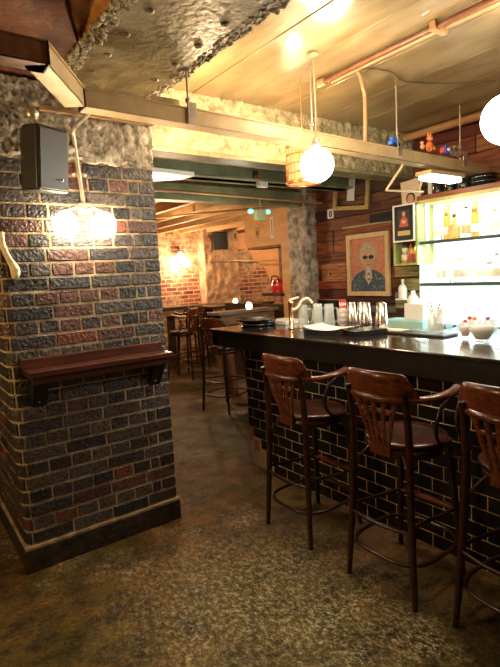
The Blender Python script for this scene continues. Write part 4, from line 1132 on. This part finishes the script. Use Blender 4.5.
# notices on the plywood
for i, (y, z0, z1, w, c, lab) in enumerate(((5.32,2.02,2.30,.07,(.75,.7,.6),'tall narrow white notice on the plywood panel'),(5.65,2.05,2.20,.09,(.45,.28,.14),'tan paper notice in the middle of the plywood panel'),(6.2,2.05,2.22,.12,(.50,.35,.17),'tan paper notice at the far end of the plywood panel'))):
    t = thing('notice', (XW-.002,y,z0), lab, 'notice')
    B().box((XW-.004,y-w/2,z0),(XW-.001,y+w/2,z1), col=c).build('paper', M_hueflat, t)
    if i: B().box((XW-.006,y-w*.2,z0+.04),(XW-.004,y+w*.2,z1-.05), col=(.15,.10,.06)).build('print', M_hueflat, t)
    else: B().box((XW-.006,y-.01,z0+.03),(XW-.004,y+.01,z1-.03), col=(.3,.28,.25)).build('print', M_hueflat, t)

# ================================================================== LIGHTS
def plight(name, loc, power, col, r=.06):
    l = bpy.data.lights.new(name, 'POINT'); l.energy = power; l.color = col; l.shadow_soft_size = r
    o = bpy.data.objects.new(name, l); C.objects.link(o); o.location = loc; return o
def alight(name, loc, rot, power, col, sx, sy):
    l = bpy.data.lights.new(name, 'AREA'); l.energy = power; l.color = col; l.shape = 'RECTANGLE'; l.size = sx; l.size_y = sy
    o = bpy.data.objects.new(name, l); C.objects.link(o); o.location = loc; o.rotation_euler = rot; return o
WARM = (1,.70,.38); MID = (1,.82,.58)
plight('pendant_light', (2.143,2.20,2.05), 20, MID, .1)
plight('pendant_light_b', (2.327,1.19,2.05), 20, MID, .1)
plight('pendant_up', (2.10,2.02,2.58), 8, MID, .14)  # added bare light, imitates the globe's reflection on the glossy ceiling
plight('ceiling_glare_fill_b', (2.55,1.28,2.6), 6, MID, .1)  # same added glare for the second globe, no fixture
plight('wall_lamp_light', (.89,2.62,1.86), 5, MID, .06)
plight('uplight_a', (1.72,2.66,2.47), 14, WARM, .05)
plight('uplight_b', (2.5,2.75,2.45), 8, WARM, .05)
plight('side_lamp', (-1.1,2.5,1.9), 50, (1,.66,.26), .12)
def slight(name, loc, tgt, power, col, ang, r=.1):
    l = bpy.data.lights.new(name, 'SPOT'); l.energy = power; l.color = col; l.shadow_soft_size = r; l.spot_size = math.radians(ang); l.spot_blend = .8
    o = bpy.data.objects.new(name, l); C.objects.link(o); o.location = loc
    o.rotation_euler = (Vector(tgt)-Vector(loc)).to_track_quat('-Z', 'Y').to_euler(); return o
slight('floor_spot', (.5,.5,2.5), (.55,1.2,0), 60, (1,.80,.38), 62)
plight('room_lamp', (.5,-1.6,2.0), 5, (1,.78,.42), .12)
plight('back_lamp', (4.38,7.85,1.82), 32, (1,.62,.32), .1)
plight('back_lamp_b', (6.3,7.0,2.1), 30, (1,.66,.36), .1)
plight('back_lamp_c', (3.0,5.9,1.9), 22, (1,.70,.42), .1)
plight('mid_lamp', (2.9,4.1,1.9), 5, (1,.85,.6), .1)
plight('hatch_lamp', (5.2,5.6,2.0), 16, (1,.70,.38), .06)
alight('shelf_glow', (4.22,1.6,1.55), (0, math.radians(90), 0), 18, (.88,1,.93), 1.0, 2.4)
for zz in (1.72,2.09,1.34):
    alight('shelf_strip', (4.03,1.7,zz), (0, 0, 0), 5, (.9,1,.93), .03, 2.4)
w = bpy.data.worlds.new('w'); bpy.context.scene.world = w; w.use_nodes = True
w.node_tree.nodes['Background'].inputs[0].default_value = (1,.85,.65,1); w.node_tree.nodes['Background'].inputs[1].default_value = .02

s = bpy.context.scene
s.view_settings.view_transform = 'Standard'; s.view_settings.look = 'None'; s.view_settings.gamma = 1; s.view_settings.exposure = 0.9
s.view_settings.use_curve_mapping = False
